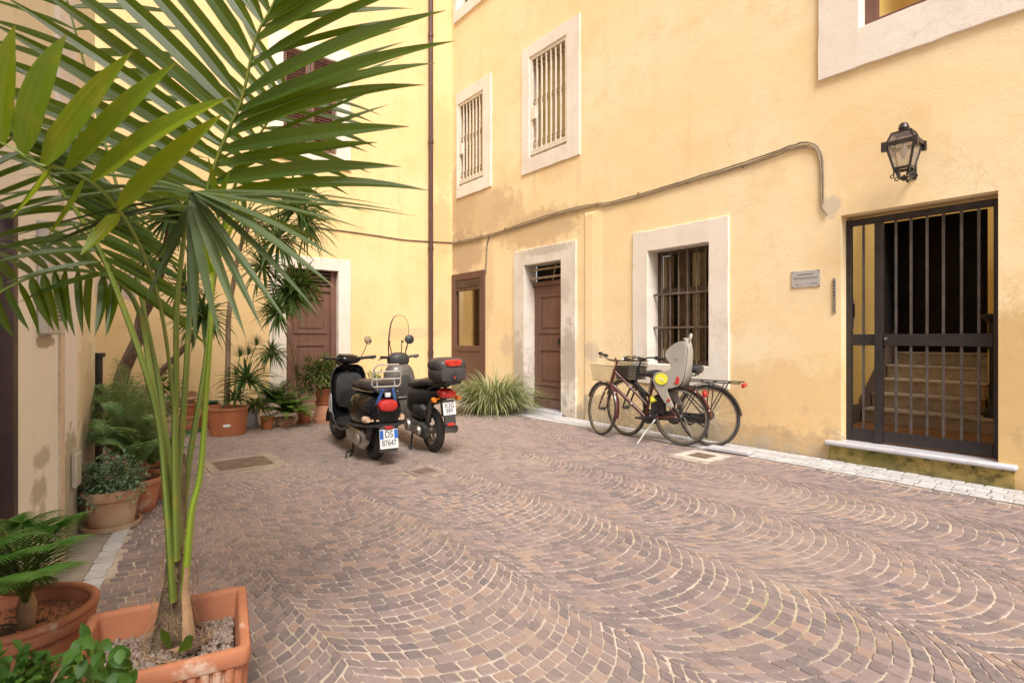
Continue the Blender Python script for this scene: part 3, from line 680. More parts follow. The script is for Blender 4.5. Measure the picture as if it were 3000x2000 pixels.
def cobble(b,quad,h,bev,rnd):
    """worn stone: chamfered quad outline, domed edge"""
    c=sum(quad,Vector((0,0)))/4
    out=[]
    for k in range(4):
        p=quad[k]; a=quad[k-1]; d=quad[(k+1)%4]
        ka=min(.4,.0055/max((a-p).length,.02)*rnd.uniform(.6,1.5)); kd=min(.4,.0055/max((d-p).length,.02)*rnd.uniform(.6,1.5))
        out+= [p.lerp(a,ka),p.lerp(d,kd)]
    tx,ty=rnd.uniform(-.02,.02),rnd.uniform(-.02,.02)
    n=8; vs=[]
    for p in out: vs.append((p.x,p.y,-.02))
    for p in out: vs.append((p.x,p.y,h-.0028))
    for p in out:
        q=p+(c-p)*min(.3,bev/max((c-p).length,.01)); vs.append((q.x,q.y,h+(q.x-c.x)*tx+(q.y-c.y)*ty))
    fs=[]
    for k in range(n):
        j=(k+1)%n; fs+=[(k,j,n+j,n+k),(n+k,n+j,2*n+j,2*n+k)]
    fs.append(tuple(2*n+k for k in range(n)))
    m=len(b.v); b.v.extend(Vector(v) for v in vs); b.f.extend(tuple(i+m for i in f) for f in fs)
Cq=Vector((CORNER.x,CORNER.y)); e1=Vector((E1.x,E1.y)); nin=Vector((-.7818,-.6235)); ninB=Vector((E1.x,E1.y))
STRIP=.50
def inside(p):
    q=p-Cq
    bdist=q.dot(nin); adist=q.dot(e1)
    if bdist<STRIP+.02 or adist<.02 or bdist>8.2: return False
    if p.y<-.3 or p.y>11: return False
    ql=p-Vector((LEND.x,LEND.y)); 
    if ql.x*.883+ql.y*.4695<.30 and ql.x*LD.x+ql.y*LD.y<0.05: return False
    if p.x<-6.5: return False
    for (c,hx,hy) in DRAINS:
        r=p-c
        if abs(r.dot(e1))<hx+.03 and abs(r.dot(nin))<hy+.03: return False
    return True
DRAINS=[(Vector((-2.59,5.18)),.31,.31),(Vector((1.93,5.51)),.20,.22),(Vector((-.80,4.86)),.14,.14)]
b=MB()
D=Vector((.6235,-.7818)); NN=Vector((.7818,.6235))
W=.98; TH=math.radians(53); RR=W/2/math.sin(TH); S=.063
n0=3.205
for k in range(-10,8):
    nk=n0+k*W
    off=rnd.uniform(0,S)
    for j in range(-230,60):
        p0=j*S+off
        # quick reject
        cpt=D*p0+NN*nk
        if cpt.y>12 or cpt.y<-1.2 or cpt.x<-8 or cpt.x>6: continue
        N=17; ph=rnd.uniform(-.5,.5)
        edges=[(-1+2*(i+(ph if 0<i<N else 0)+rnd.uniform(-.10,.10)*(0<i<N))/N)*TH for i in range(N+1)]
        jit=rnd.uniform(-.003,.003)
        for i in range(N):
            t0,t1=edges[i],edges[i+1]
            gq=.0031/RR
            t0+=gq*rnd.uniform(.5,1.5); t1-=gq*rnd.uniform(.5,1.5)
            if t1-t0<.025: continue
            quad=[]
            sh=rnd.uniform(-.002,.002)
            for (th,dp) in ((t0,-1),(t1,-1),(t1,1),(t0,1)):
                g=.0031/max(.6,math.cos(th))
                pp=p0+RR*math.cos(th)-RR+dp*(S/2-g)+rnd.uniform(-.0032,.0032)+jit+sh
                q=nk+RR*math.sin(th)+rnd.uniform(-.0035,.0035)
                Q=D*pp+NN*q
                wz=mnoise.noise_vector(Vector((Q.x*.9,Q.y*.9,1.7)))*.045+mnoise.noise_vector(Vector((Q.x*3.1,Q.y*3.1,4.2)))*.010
                quad.append(Q+Vector((wz.x,wz.y)))
            c=sum(quad,Vector((0,0)))/4
            if not inside(c): continue
            cobble(b,quad,rnd.uniform(-.001,.0012)+.003*mnoise.noise(Vector((c.x*1.2,c.y*1.2,0))),.0032,rnd)
tag(b.build('cobble_paving',M_COB,None,smooth=False),'reddish porphyry cobbles laid in nested arcs across the courtyard',kind='structure')
# white border rows along the right wall
b=MB()
rows=[(0.02,.10),(.105,.195),(.20,.29),(.295,.385),(.39,.485)]
for ri,(r0,r1) in enumerate(rows):
    a=1.2
    while a<12:
        ln=rnd.uniform(.085,.14); 
        if a<5.0: ln=rnd.uniform(.3,.6)
        g=.0042
        quad=[]
        for (aa,bb) in ((a+g,r0+g),(a+ln-g,r0+g),(a+ln-g,r1-g),(a+g,r1-g)):
            quad.append(Cq+e1*(aa+rnd.uniform(-.004,.004))+nin*(bb+rnd.uniform(-.004,.004)))
        a+=ln
        cobble(b,quad,.006+rnd.uniform(-.002,.003),.005,rnd)
bs=MB(); P=[Cq+e1*a_+nin*b_ for a_,b_ in ((1.0,0),(12.2,0),(12.2,.492),(1.0,.492))]; bs.add([(p.x,p.y,.0005) for p in P],[(0,3,2,1)])
tag(bs.build('border_mortar',pm('grey_border_mortar',(.24,.22,.20),(.17,.155,.14),12,.95,0,.3),None,smooth=False),'dark mortar between the pale border cobbles',kind='structure')
tag(b.build('border_strip',M_WCOB,None,smooth=False),'pale cobble border running along the foot of the right wall',kind='structure')
# left border: one white row with grey concrete behind
b=MB(); a=-3.4
ld=Vector((LD.x,LD.y)); ln_=Vector((.883,.4695)); lo=Vector((LEND.x,LEND.y))
while a<-.2:
    L_=rnd.uniform(.09,.14); q=[]
    for aa,bb in ((a+.008,.20),(a+.008,.285),(a+L_-.008,.285),(a+L_-.008,.20)): q.append(lo+ld*(aa+rnd.uniform(-.006,.006))+ln_*(bb+rnd.uniform(-.006,.006)))
    a+=L_; cobble(b,q[::-1],.006,.006,rnd)
tag(b.build('border_strip',M_WCOB,None,smooth=False),'short white cobble row beside the left wall',kind='structure')
b=MB(); P=[lo+ld*-3.4,lo+ld*.2,lo+ld*.2+ln_*.195,lo+ld*-3.4+ln_*.195]; b.add([(p.x,p.y,.002) for p in P],[(0,3,2,1)])
tag(b.build('concrete_apron',pm('grey_concrete',(.34,.30,.26),(.25,.22,.18),5,.9,0,.3),None,smooth=False),'grey concrete strip at the foot of the left wall',kind='structure')
# drains
M_DRAIN=pm('travertine_frame',(.36,.29,.22),(.28,.22,.17),5,.85,0,.2); M_GRATE=pm('rusty_cast_iron',(.26,.195,.14),(.19,.14,.10),10,.6,.3)
def drain(name,lab,c,ho,hi,ns,mat=None,bar=.016):
    t=thing(name,lab,'drain',(c.x,c.y,0),RZ_R)
    b=MB()
    for s in (-1,1):
        b.bx(s*hi,s*ho,-ho,ho,-.03,.009); b.bx(-hi,hi,s*hi,s*ho,-.03,.009)
    b.build('frame',mat or M_DRAIN,t,bevel=.004)
    b=MB()
    for k in range(ns):
        x=-hi+.012+(2*hi-.024)*(k+.5)/ns; b.bx(x-bar/2,x+bar/2,-hi+.004,hi-.004,-.02,.004)
    b.bx(-hi+.004,hi-.004,-.012,.012,-.022,.002)
    for s in (-1,1): b.bx(-hi+.004,hi-.004,s*(hi-.012)-.008,s*(hi-.012)+.008,-.022,.002)
    b.build('grate',M_GRATE,t,smooth=False)
    b=MB(); b.bx(-hi,hi,-hi,hi,-.0115,-.010); b.build('painted_pit_shade',M_VOID,t,smooth=False)  # flat black sheet, shade of the drain's depth put into colour
drain('drain_grate','large rusty drain grate in a stone frame left of the scooters',DRAINS[0][0],.31,.235,16)
drain('drain_grate','small square drain grate in a white frame below the bicycles',DRAINS[1][0],.2,.12,9,pm('white_stone_frame',(.55,.50,.45),(.45,.41,.36),6,.8))
drain('drain_cover','tiny worn drain cover in the cobbles right of the black scooter',DRAINS[2][0],.13,.09,5,pm('worn_stone_frame',(.28,.21,.185),(.22,.165,.15),9,.85,0,.3),.026)
t=thing('stone_slab','loose flat white stone slab lying beside the small drain','slab',ground(2138,1325)+Vector((0,0,.0)),RZ_R+.1)
b=MB(); b.bx(-.22,.22,-.07,.07,.008,.045); b.build('slab',M_MARBLE,t,bevel=.008)
# ------------------------------------------------------------------ vehicles
M_TYRE=pm('tyre_rubber',(.022,.021,.021),(.035,.033,.031),18,.8,0,.15)
M_TYREG=pm('dusty_tyre_rubber',(.07,.062,.056),(.05,.045,.042),14,.85,0,.1)
M_ALU=pm('dull_aluminium',(.50,.46,.42),(.36,.33,.29),12,.38,.8,.1)
M_DKALU=pm('grimy_engine_metal',(.10,.09,.082),(.05,.045,.042),9,.5,.5,.2)
M_BLKP=pm('black_gloss_paint',(.005,.005,.007),(.008,.008,.010),4,.13,0,0,0,.38)
M_GREYP=pm('grey_scooter_paint',(.17,.155,.14),(.13,.12,.11),3,.38,.2,.02,.2)
M_GREYPL=pm('matt_grey_plastic',(.055,.053,.052),(.040,.039,.038),6,.5)
M_PLAS=pm('black_plastic',(.020,.020,.021),(.03,.03,.031),7,.45)
M_SEAT=pm('dark_seat_vinyl',(.030,.028,.036),(.020,.019,.022),8,.42,0,.05)
M_CHROME=pm('chrome',(.72,.70,.67),(.62,.60,.57),7,.15,1.0)
M_WRACK=pm('cream_chrome_rack',(.60,.56,.51),(.65,.60,.55),9,.25,.5)
M_RED=pm('red_lens',(.42,.012,.012),(.55,.03,.02),20,.18,0,0,.5)
M_ORANGE=pm('orange_lens',(.75,.22,.01),(.65,.16,.01),20,.2,0,0,.5)
M_PLATE=pm('white_plate',(.72,.72,.72),(.66,.66,.67),9,.4)
M_PLBLUE=pm('blue_plate_band',(.02,.14,.52),None,9,.4)
M_PLTXT=pm('black_plate_ink',(.02,.02,.025),None,9,.5)
M_BLUEST=pm('blue_sticker',(.035,.10,.30),(.05,.16,.42),14,.3)
M_CREAMST=pm('cream_sticker',(.62,.52,.40),(.5,.28,.16),25,.4)
M_WSHIELD=glassmat('clear_windscreen',(.96,.95,.92),.06,.12)
RX90=rotm(PI/2)
def wheel(parent,x,R,tw,rim,spk='alloy',steer=None,matT=None,name='wheel',y=0):
    """wheel in the x-z plane, part 'wheel' with tyre, rim"""
    T=(lambda v:v) if steer is None else steer
    def fin(b):
        b.v=[T(v) for v in b.v]; return b
    c=(x,y,R)
    b=MB(); m=12; prof=[]
    for k in range(m):
        a=2*PI*k/m; prof.append((R-tw*.5+tw*.5*math.cos(a)*(1.0), tw*.5*math.sin(a)))
    b.lathe(prof,c,40,RX90,closed=True); w=fin(b).build(name,matT or M_TYRE,parent)
    b=MB()
    ri=R-tw*.92
    b.lathe([(ri,-tw*.42),(ri+.006,-tw*.46),(ri+.006,tw*.46),(ri,tw*.42),(ri-.012,tw*.3),(ri-.012,-tw*.3)],c,36,RX90,closed=True)
    b.lathe([(.0,-.06),(.035,-.06),(.045,-.03),(.045,.03),(.035,.06),(.0,.06)],c,14,RX90)
    n=5 if spk=='alloy' else 3
    for k in range(n):
        a=2*PI*k/n+.3; u=Vector((math.cos(a),0,math.sin(a)))
        b.tube([Vector(c)+u*.03,Vector(c)+u*(ri)],[.018,.013],6,True)
    if spk=='disc': b.lathe([(0,-.015),(ri-.02,-.02),(ri-.005,.0),(ri-.02,.02),(0,.015)],c,30,RX90)
    fin(b).build('rim',rim,w)
    return w
def plate(par,cx,cz,tilt,l1,l2,w=.177,h=.177,blue=True,y=0):
    """number plate facing -x"""
    t=MB(); R=rotm(0,tilt,0); c=Vector((cx,y,cz))
    t.box(c,(.006,w,h),R); p=t.build('number_plate',M_PLATE,par,bevel=.002)
    Rt=R@Matrix(((0,0,-1),(-1,0,0),(0,1,0)))
    if blue:
        b=MB()
        for s in (-1,1): b.box(c+R@Vector((-.0042,s*(w/2-.019),h*.24)),(.001,.034,h*.46),R)
        b.build('blue_band',M_PLBLUE,p,smooth=False)
    text_mesh('lettering',l1,.085 if blue else .07,M_PLTXT,p,c+R@Vector((-.0046,0,h*.23)),Rt,.0006,sx=.8)
    text_mesh('lettering',l2,.078 if blue else .07,M_PLTXT,p,c+R@Vector((-.0046,0,-h*.22)),Rt,.0006,sx=.72 if blue else .8)
    return p
# ------------------------------------------------------------------ black scooter
SA=thing('scooter','black vintage style scooter with chrome rear rack and red round tail light','scooter',(-1.365,5.36,0),math.atan2(.84,-.543),'scooters parked side by side')
wheel(SA,0,.215,.105,M_DKALU)
ang=.18
def steerA(v):
    p=Vector((1.27,0,0)); return p+Matrix.Rotation(ang,3,'Z')@(v-p)
wheel(SA,1.27,.215,.10,M_DKALU,steer=steerA)
b=MB(); b.loft([(-.36,.50,.05,.06,2.2),(-.35,.50,.115,.115,2.4),(-.30,.505,.155,.155,2.6),(-.20,.51,.185,.18,2.7),(-.05,.51,.205,.185,2.8),(.12,.505,.205,.185,2.8),(.26,.50,.185,.185,2.6),(.38,.48,.15,.18,2.5),(.46,.46,.12,.16,2.5),(.48,.44,.09,.13,2.5)],26)
body=b.build('body',M_BLKP,SA,sharp=60)
b=MB(); b.loft([(-.37,.385,.11,.018,3),(-.30,.38,.17,.022,3),(0,.355,.208,.022,3),(.3,.34,.19,.02,3),(.42,.33,.15,.02,3)],20); b.build('lower_trim',M_PLAS,body)
for s in (-1,1):
    b=MB(); b.box((-.352,s*.075,.64),(.012,.028,.20),rotm(s*.28,-.32,0)); b.build('blue_trim',M_BLUEST,body,bevel=.004)
for yy,w_ in ((.135,.034),(.09,.026),(0,.032),(-.135,.034)):
    b=MB(); rr=.004; x=-.352 if abs(yy)<.1 else -.328
    b.lathe([(0,-.004),(w_*.55,-.003),(w_*.55,.003),(0,.004)],(x,yy,.435),14,rotm(0,PI/2,0)@rotm(0,0,0),sx=.6); b.build('sticker',M_CREAMST,body)
# seat
b=MB(); b.loft([(-.33,.705,.09,.02,2.6),(-.30,.725,.125,.045,2.6),(-.15,.745,.15,.055,2.8),(.05,.745,.16,.05,2.8),(.16,.735,.15,.045,2.8),(.30,.735,.14,.05,2.6),(.42,.72,.11,.045,2.4),(.47,.705,.06,.025,2.4)],22); st=b.build('seat',M_SEAT,SA,sharp=60)
b=MB(); b.tube([(-.31,.12,.700),(-.1,.162,.70),(.2,.155,.697),(.42,.115,.69)],.006,6); b.tube([(-.31,-.12,.700),(-.1,-.162,.70),(.2,-.155,.697),(.42,-.115,.69)],.006,6); b.build('seat_trim',M_CHROME,st)
# legshield, floor, front
b=MB()
n=14; rows=[]
for (z,hw,xx) in ((.26,.17,.84),(.30,.185,.90),(.40,.19,.955),(.55,.195,.985),(.70,.20,.99),(.80,.185,.985),(.87,.15,.975),(.90,.10,.97)):
    rows.append([(xx+.0-(.09*(2*k/n-1)**2),hw*(2*k/n-1),z) for k in range(n+1)])
vs=[p for r in rows for p in r]+[(p[0]+.022,p[1]*1.01,p[2]) for r in rows for p in r]; m=(n+1); tot=len(rows)*m; fs=[]
for i in range(len(rows)-1):
    for k in range(n):
        a=i*m+k; fs+=[(a,a+1,a+m+1,a+m),(tot+a,tot+a+m,tot+a+m+1,tot+a+1)]
for i in range(len(rows)-1):
    a=i*m; fs+=[(a,a+m,tot+a+m,tot+a)]; a=i*m+n; fs+=[(a,tot+a,tot+a+m,a+m)]
for k in range(n): a=(len(rows)-1)*m+k; fs+=[(a,a+1,tot+a+1,tot+a)]
b.add(vs,fs); ls=b.build('leg_shield',M_BLKP,SA,sharp=60)
b=MB(); b.tube([rows[i][0] for i in range(len(rows))]+[rows[-1][k] for k in range(0,n+1)]+[rows[i][n] for i in range(len(rows)-1,-1,-1)],.006,6,flat=1); b.build('shield_trim',M_GREYPL,ls)
b=MB(); b.loft([(.83,.62,.10,.03,3),(.86,.62,.15,.19,4),(.93,.62,.16,.20,4)],18); b.build('glove_box',M_PLAS,ls)
b=MB()
for r_,c_ in ((.085,0),(.05,0)):
    pts=[(.86-.0,.155+.03*math.sin(k/10*PI),.33) for k in range(2)]
    arc=[(.905+.004*0-(.06+.0)*0,.20,.36+.0) for k in range(1)]
    P=[(.915-r_*math.cos(PI*k/12)*.55,.198,.50+r_*math.sin(PI*k/12)*1.1) for k in range(13)]
    P=[(P[0][0],.196,.38)]+P+[(P[-1][0],.196,.38)]
    b.tube(P,.0055,5,flat=.4)
b.build('emblem',pm('pale_emblem',(.45,.44,.42),None,9,.4),ls)
b=MB(); b.loft([(.36,.285,.14,.05,4),(.5,.27,.16,.04,4),(.75,.265,.165,.035,4),(.88,.275,.17,.05,4)],18); b.build('floorboard',M_PLAS,SA)
b=MB(); 
for s in (-1,1): b.tube([(.30,s*.165,.29),(.5,s*.178,.25),(.85,s*.18,.25),(.92,s*.17,.30)],.018,8)
b.build('sill',M_BLKP,SA)
b=MB(); b.loft([(.95,.58,.04,.26,2.5),(1.0,.60,.09,.29,2.5),(1.045,.60,.07,.27,2.5),(1.06,.60,.03,.24,2.5)],16); b.build('front_panel',M_BLKP,SA)
# fender
b=MB(); F_=[]
for k in range(11):
    a=math.radians(-5+200*k/10); F_.append(a)
vs=[];fs=[]
for a in F_:
    for j in range(7):
        q=(j-3)/3; vs.append(steerA(Vector((1.27+math.cos(a)*(.245-.03*q*q),.075*q,.215+math.sin(a)*(.245-.03*q*q)))))
for i in range(10):
    for j in range(6): fs.append((i*7+j,i*7+j+1,i*7+7+j+1,i*7+7+j))
b.add(vs,fs); b.build('fender',M_BLKP,SA,sharp=80)
b=MB(); b.tube([steerA(Vector((1.25,.06,.215))),steerA(Vector((1.15,.055,.45)))],.022,8); b.tube([(1.12,0,.45),(1.0,0,.95)],.03,8); b.build('fork',M_DKALU,SA)
# handlebar
sh=lambda v: Vector((.985,0,0))+Matrix.Rotation(.30,3,'Z')@(Vector(v)-Vector((.985,0,0)))
b=MB(); b.loft([(.86,.955,.05,.03,2.4),(.90,.96,.13,.05,2.4),(.97,.965,.14,.06,2.4),(1.05,.96,.10,.065,2.2),(1.10,.955,.07,.055,2.1),(1.12,.955,.04,.035,2)],18); b.v=[sh(v) for v in b.v]; hb=b.build('handlebar',M_BLKP,SA,sharp=60)
b=MB()
for s in (-1,1): b.tube([sh((.95,s*.12,.965)),sh((.93,s*.2,.975)),sh((.90,s*.34,.985))],[.022,.017,.018],8)
b.build('grip',M_PLAS,hb)
b=MB()
for s in (-1,1): b.tube([sh((.985,s*.18,.985)),sh((.99,s*.26,.975)),sh((.955,s*.36,.955))],.006,6)
b.build('brake_lever',M_CHROME,hb)
b=MB(); b.tube([sh((.95,.17,.98)),sh((.93,.2,1.06)),sh((.95,-.1,1.0))] if False else [sh((.95,-.17,.98)),sh((.93,-.21,1.07)),sh((.93,-.24,1.14))],.006,6); b.lathe([(0,-.008),(.045,-.008),(.052,0),(.045,.012),(0,.018)],sh((.925,-.25,1.18)),18,rotm(0,-PI/2+.2,.3)); b.build('mirror',M_CHROME,hb)
b=MB(); b.lathe([(0,-.01),(.062,-.006),(.07,.01),(.07,.03),(0,.03)],sh((1.105,0,.955)),18,rotm(0,-PI/2,0)); b.build('headlight',M_CHROME,hb)
# tail light, rack, plate
b=MB(); b.loft([(-.415,.575,.055,.035,2.6),(-.405,.575,.085,.052,2.6),(-.37,.575,.092,.058,2.6),(-.33,.575,.09,.055,2.6)],18); tl=b.build('tail_light',M_RED,SA)
b=MB(); b.box((-.37,0,.672),(.03,.05,.04)); b.build('badge',M_PLATE,SA,bevel=.004)
b=MB()
def rk(y,z): return Vector((-.335-(z-.78)*.28,y,z))
loop=[rk(-.12,.745),rk(-.140,.77),rk(-.128,.92),rk(-.10,.955),rk(.10,.955),rk(.128,.92),rk(.140,.77),rk(.12,.745),rk(-.12,.745)]
b.tube(loop,.0085,8)
for z in (.82,.89): b.tube([rk(-.133,z),rk(.133,z)],.007,6)
for y in (-.085,.085): b.tube([rk(y,.75),Vector((-.28,y,.70)),Vector((-.18,y*.8,.695))],.008,6); b.tube([rk(y,.82)+Vector((.03,0,0)),rk(y,.75)],.006,6)
b.build('rear_rack',M_WRACK,SA)
b=MB(); b.tube([rk(-.05,.75),rk(-.05,.70),rk(.05,.70),rk(.05,.75)],.008,6); b.box((-.33,-.10,.725),(.06,.10,.03)); b.build('rack_mount',M_PLAS,SA)
plate(SA,-.405,.265,.16,'DS','87647')
b=MB(); b.box((-.375,0,.27),(.04,.15,.20),rotm(0,.16,0)); b.box((-.385,0,.155),(.05,.17,.03),rotm(0,.16,0)); b.box((-.33,0,.36),(.10,.10,.05)); b.build('plate_holder',M_GREYPL,SA,bevel=.006)
b=MB(); b.box((-.40,.0,.372),(.02,.075,.026)); b.build('reflector',M_RED,SA,bevel=.003)
for s in (-1,1):
    b=MB(); b.loft([(-.32,.44,.02,.02,2,s*.165),(-.29,.44,.03,.032,2,s*.172),(-.24,.44,.02,.03,2,s*.187)],12); b.build('indicator',M_CREAMST,SA)
# engine, suspension, stand
b=MB(); b.loft([(-.10,.215,.03,.05,2.4,.115),(-.06,.22,.05,.095,2.6,.12),(.08,.225,.055,.095,2.8,.125),(.28,.235,.055,.085,2.8,.125),(.42,.24,.045,.075,2.6,.12),(.46,.24,.02,.05,2.4,.115)],18); en=b.build('engine_case',M_ALU,SA)
b=MB()
for k in range(6): b.box((.02+k*.055,.178,.225),(.012,.012,.10))
b.lathe([(0,-.02),(.05,-.016),(.06,0)],(-.02,.175,.22),16,rotm(PI/2)); b.build('cooling_rib',M_ALU,en)
b=MB(); b.loft([(-.05,.30,.10,.06,3),(.1,.31,.13,.07,3),(.35,.31,.12,.06,3)],14); b.build('engine_block',M_DKALU,SA)
b=MB(); b.tube([(-.10,.09,.22),(-.16,.085,.42)],.026,10); b.tube([(-.12,.09,.27),(-.15,.087,.38)],.036,10); b.build('shock_absorber',M_DKALU,SA)
b=MB(); b.tube([(-.20,-.13,.24),(.10,-.135,.24)],[.05,.055],12); b.tube([(.1,-.13,.24),(.35,-.08,.22)],.018,8); b.build('exhaust',M_DKALU,SA)
b=MB(); b.tube([(.36,.10,.2),(.30,.13,.05),(.24,.17,.012)],.012,6); b.tube([(.36,-.10,.2),(.30,-.13,.05),(.24,-.17,.012)],.012,6); b.tube([(.3,.13,.06),(.2,.22,.06),(.16,.24,.02)],.008,6); b.build('stand',M_PLAS,SA)
# ------------------------------------------------------------------ grey scooter
SB=thing('scooter','grey big wheeled scooter with top box and tall clear windscreen','scooter',(-.835,5.735,0),math.atan2(.835,-.55),'scooters parked side by side',roll=-.03)
wheel(SB,0,.235,.085,pm('dusty_grey_rim',(.20,.18,.155),(.13,.115,.10),9,.5,.4),spk='tri'); wheel(SB,1.26,.235,.08,M_DKALU)
b=MB(); b.loft([(-.30,.63,.03,.03,2.4),(-.26,.62,.07,.055,2.6),(-.10,.60,.10,.09,2.6),(.10,.58,.13,.11,2.8),(.28,.55,.15,.14,2.8),(.38,.50,.13,.15,2.6),(.44,.45,.10,.12,2.5)],22); b.build('body',M_PLAS,SB,sharp=60)
b=MB(); b.loft([(-.28,.72,.05,.02,2.6),(-.24,.735,.09,.035,2.6),(-.1,.75,.12,.04,2.8),(.02,.745,.13,.045,2.8),(.12,.72,.13,.04,2.8),(.30,.71,.13,.045,2.6),(.44,.69,.09,.04,2.4),(.48,.675,.05,.02,2.4)],20); b.build('seat',M_GREYPL,SB,sharp=60)
b=MB(); b.loft([(.36,.29,.15,.06,4),(.55,.275,.155,.045,4),(.80,.275,.16,.05,4),(.90,.30,.15,.07,3.5)],18); b.build('floorboard',M_GREYPL,SB)
b=MB()
for z,xx,hw,hd in (): pass
b.loft([(.80,.60,.10,.24,3),(.84,.58,.17,.31,3.4),(.90,.57,.185,.34,3.2),(.99,.58,.18,.33,2.8),(1.06,.60,.13,.28,2.4),(1.10,.62,.06,.2,2.2)],22); ls=b.build('leg_shield',M_GREYP,SB,sharp=60)
b=MB(); b.loft([(.785,.62,.06,.10,3),(.80,.62,.11,.15,3.5),(.83,.62,.12,.16,3.5)],16); b.build('glove_box',M_GREYPL,ls)
b=MB(); b.box((.80,0,.505),(.04,.14,.014)); b.build('trim_strip',M_ALU,ls,bevel=.003)
b=MB(); b.loft([(.30,.40,.09,.12,3,0),(.36,.38,.13,.16,3),(.44,.36,.14,.16,3),(.5,.33,.12,.12,3)],18); b.build('under_seat_panel',M_GREYP,SB)
b=MB(); b.tube([(1.26,.05,.235),(1.14,.05,.52),(1.10,.0,.60),(.99,0,.9)],.022,8); b.tube([(1.26,-.05,.235),(1.14,-.05,.52),(1.10,0,.60)],.022,8); b.build('fork',M_DKALU,SB)
b=MB(); vs=[];fs=[]
for i in range(11):
    a=math.radians(10+160*i/10)
    for j in range(5):
        q=(j-2)/2; vs.append((1.26+math.cos(a)*(.262-.02*q*q),.055*q,.235+math.sin(a)*(.262-.02*q*q)))
for i in range(10):
    for j in range(4): fs.append((i*5+j,i*5+j+1,i*5+6+j,i*5+5+j))
b.add(vs,fs); b.build('fender',M_GREYP,SB,sharp=80)
sb=lambda v: Vector((.95,0,0))+Matrix.Rotation(.12,3,'Z')@(Vector(v)-Vector((.95,0,0)))
b=MB(); b.loft([(.84,.945,.05,.05,2.4),(.88,.945,.12,.085,2.4),(.95,.945,.14,.09,2.4),(1.03,.93,.10,.08,2.2),(1.07,.92,.05,.05,2)],18); b.v=[sb(v) for v in b.v]; hb=b.build('handlebar',M_GREYPL,SB,sharp=60)
b=MB()
for s in (-1,1): b.tube([sb((.93,s*.11,.965)),sb((.91,s*.16,.98)),sb((.88,s*.25,.985))],[.02,.016,.018],8); b.tube([sb((.96,s*.13,.98)),sb((.955,s*.2,.97)),sb((.93,s*.26,.955))],.006,6)
b.build('grip',M_PLAS,hb)
for s in (-1,):
    b=MB(); b.tube([sb((.94,s*.10,1.0)),sb((.93,s*.11,1.08)),sb((.92,s*.13,1.14))],.007,6); b.lathe([(0,-.008),(.05,-.008),(.058,0),(.052,.016),(0,.028)],sb((.91,s*.145,1.185)),18,rotm(0,-PI/2+.15,s*.2)); b.build('mirror',M_PLAS,hb)
# windscreen: curved sheet with rounded top
b=MB(); vs=[];fs=[]; nn=9; prof=[(.92,.09),(1.0,.115),(1.1,.13),(1.2,.135),(1.3,.13),(1.39,.115),(1.45,.08),(1.478,.035)]
for z,hw in prof:
    for j in range(nn):
        q=2*j/(nn-1)-1; vs.append(sb((1.03-(z-.92)*.22-.05*q*q*hw/.12,hw*q,z)))
for i in range(len(prof)-1):
    for j in range(nn-1): fs.append((i*nn+j,i*nn+j+1,i*nn+nn+j+1,i*nn+nn+j))
b.add(vs,fs); ws=b.build('windscreen',M_WSHIELD,hb,sharp=80)
b=MB(); b.tube([vs[i*nn] for i in range(len(prof))]+[vs[(len(prof)-1)*nn+j] for j in range(nn)]+[vs[i*nn+nn-1] for i in range(len(prof)-1,-1,-1)],.0032,5); b.build('screen_edge',M_GREYPL,ws)
b=MB()
for s in (-1,1): b.tube([sb((.97,s*.06,.99)),sb((.985,s*.08,1.12)),sb((.99,s*.085,1.18))],.006,5); b.lathe([(0,-.01),(.013,-.006),(.013,.006),(0,.01)],sb((.975,s*.09,1.16)),8,rotm(0,PI/2,0))
b.build('screen_bracket',M_PLAS,ws)
# top box
b=MB(); b.loft([(-.55,.86,.10,.07,3.5),(-.54,.86,.155,.085,4),(-.45,.86,.185,.09,4),(-.28,.86,.185,.09,4),(-.20,.86,.16,.08,4),(-.19,.86,.12,.06,3.5)],24); tb=b.build('top_box',M_GREYPL,SB,sharp=60)
b=MB(); b.loft([(-.545,.945,.11,.055,3),(-.53,.955,.16,.075,3),(-.45,.965,.192,.085,3),(-.28,.965,.192,.085,3),(-.20,.955,.165,.07,3),(-.185,.945,.12,.05,3)],24); b.build('lid',M_GREYPL,tb,sharp=60)
b=MB(); b.loft([(-.56,.985,.085,.03,3.5),(-.535,.99,.115,.042,3.5),(-.50,.99,.12,.04,3.5)],16); b.build('reflector',M_RED,tb)
b=MB(); b.box((-.548,0,.84),(.02,.07,.09)); b.build('lock_plate',M_PLAS,tb,bevel=.005)
b=MB(); b.box((-.561,0,.825),(.004,.02,.025)); b.build('lock_badge',M_RED,tb,bevel=.001)
for _o in [tb]+list(tb.children):
    for _v in _o.data.vertices: _v.co.y*=.86; _v.co.z=.775+(_v.co.z-.775)*.86; _v.co.x=-.36+(_v.co.x+.36)*.9
b=MB(); b.box((-.36,0,.762),(.30,.17,.022)); 
for s in (-1,1): b.tube([(-.48,s*.07,.755),(-.3,s*.08,.73),(-.12,s*.09,.68)],.012,6)
b.build('rear_rack',M_PLAS,SB)
b=MB(); b.loft([(-.42,.645,.05,.03,2.5),(-.40,.645,.08,.045,2.5),(-.33,.65,.085,.052,2.5),(-.26,.65,.07,.045,2.5)],16); b.build('tail_light',M_RED,SB)
for s in (-1,1):
    b=MB(); b.loft([(-.36,.59,.022,.02,2.2,s*.135),(-.345,.59,.03,.028,2.2,s*.135),(-.30,.59,.024,.024,2.2,s*.13)],12); b.tube([(-.32,s*.06,.6),(-.33,s*.13,.59)],.01,6); b.build('indicator',M_ORANGE,SB)
plate(SB,-.405,.50,.12,'X3G','9PF',.14,.125,blue=False)
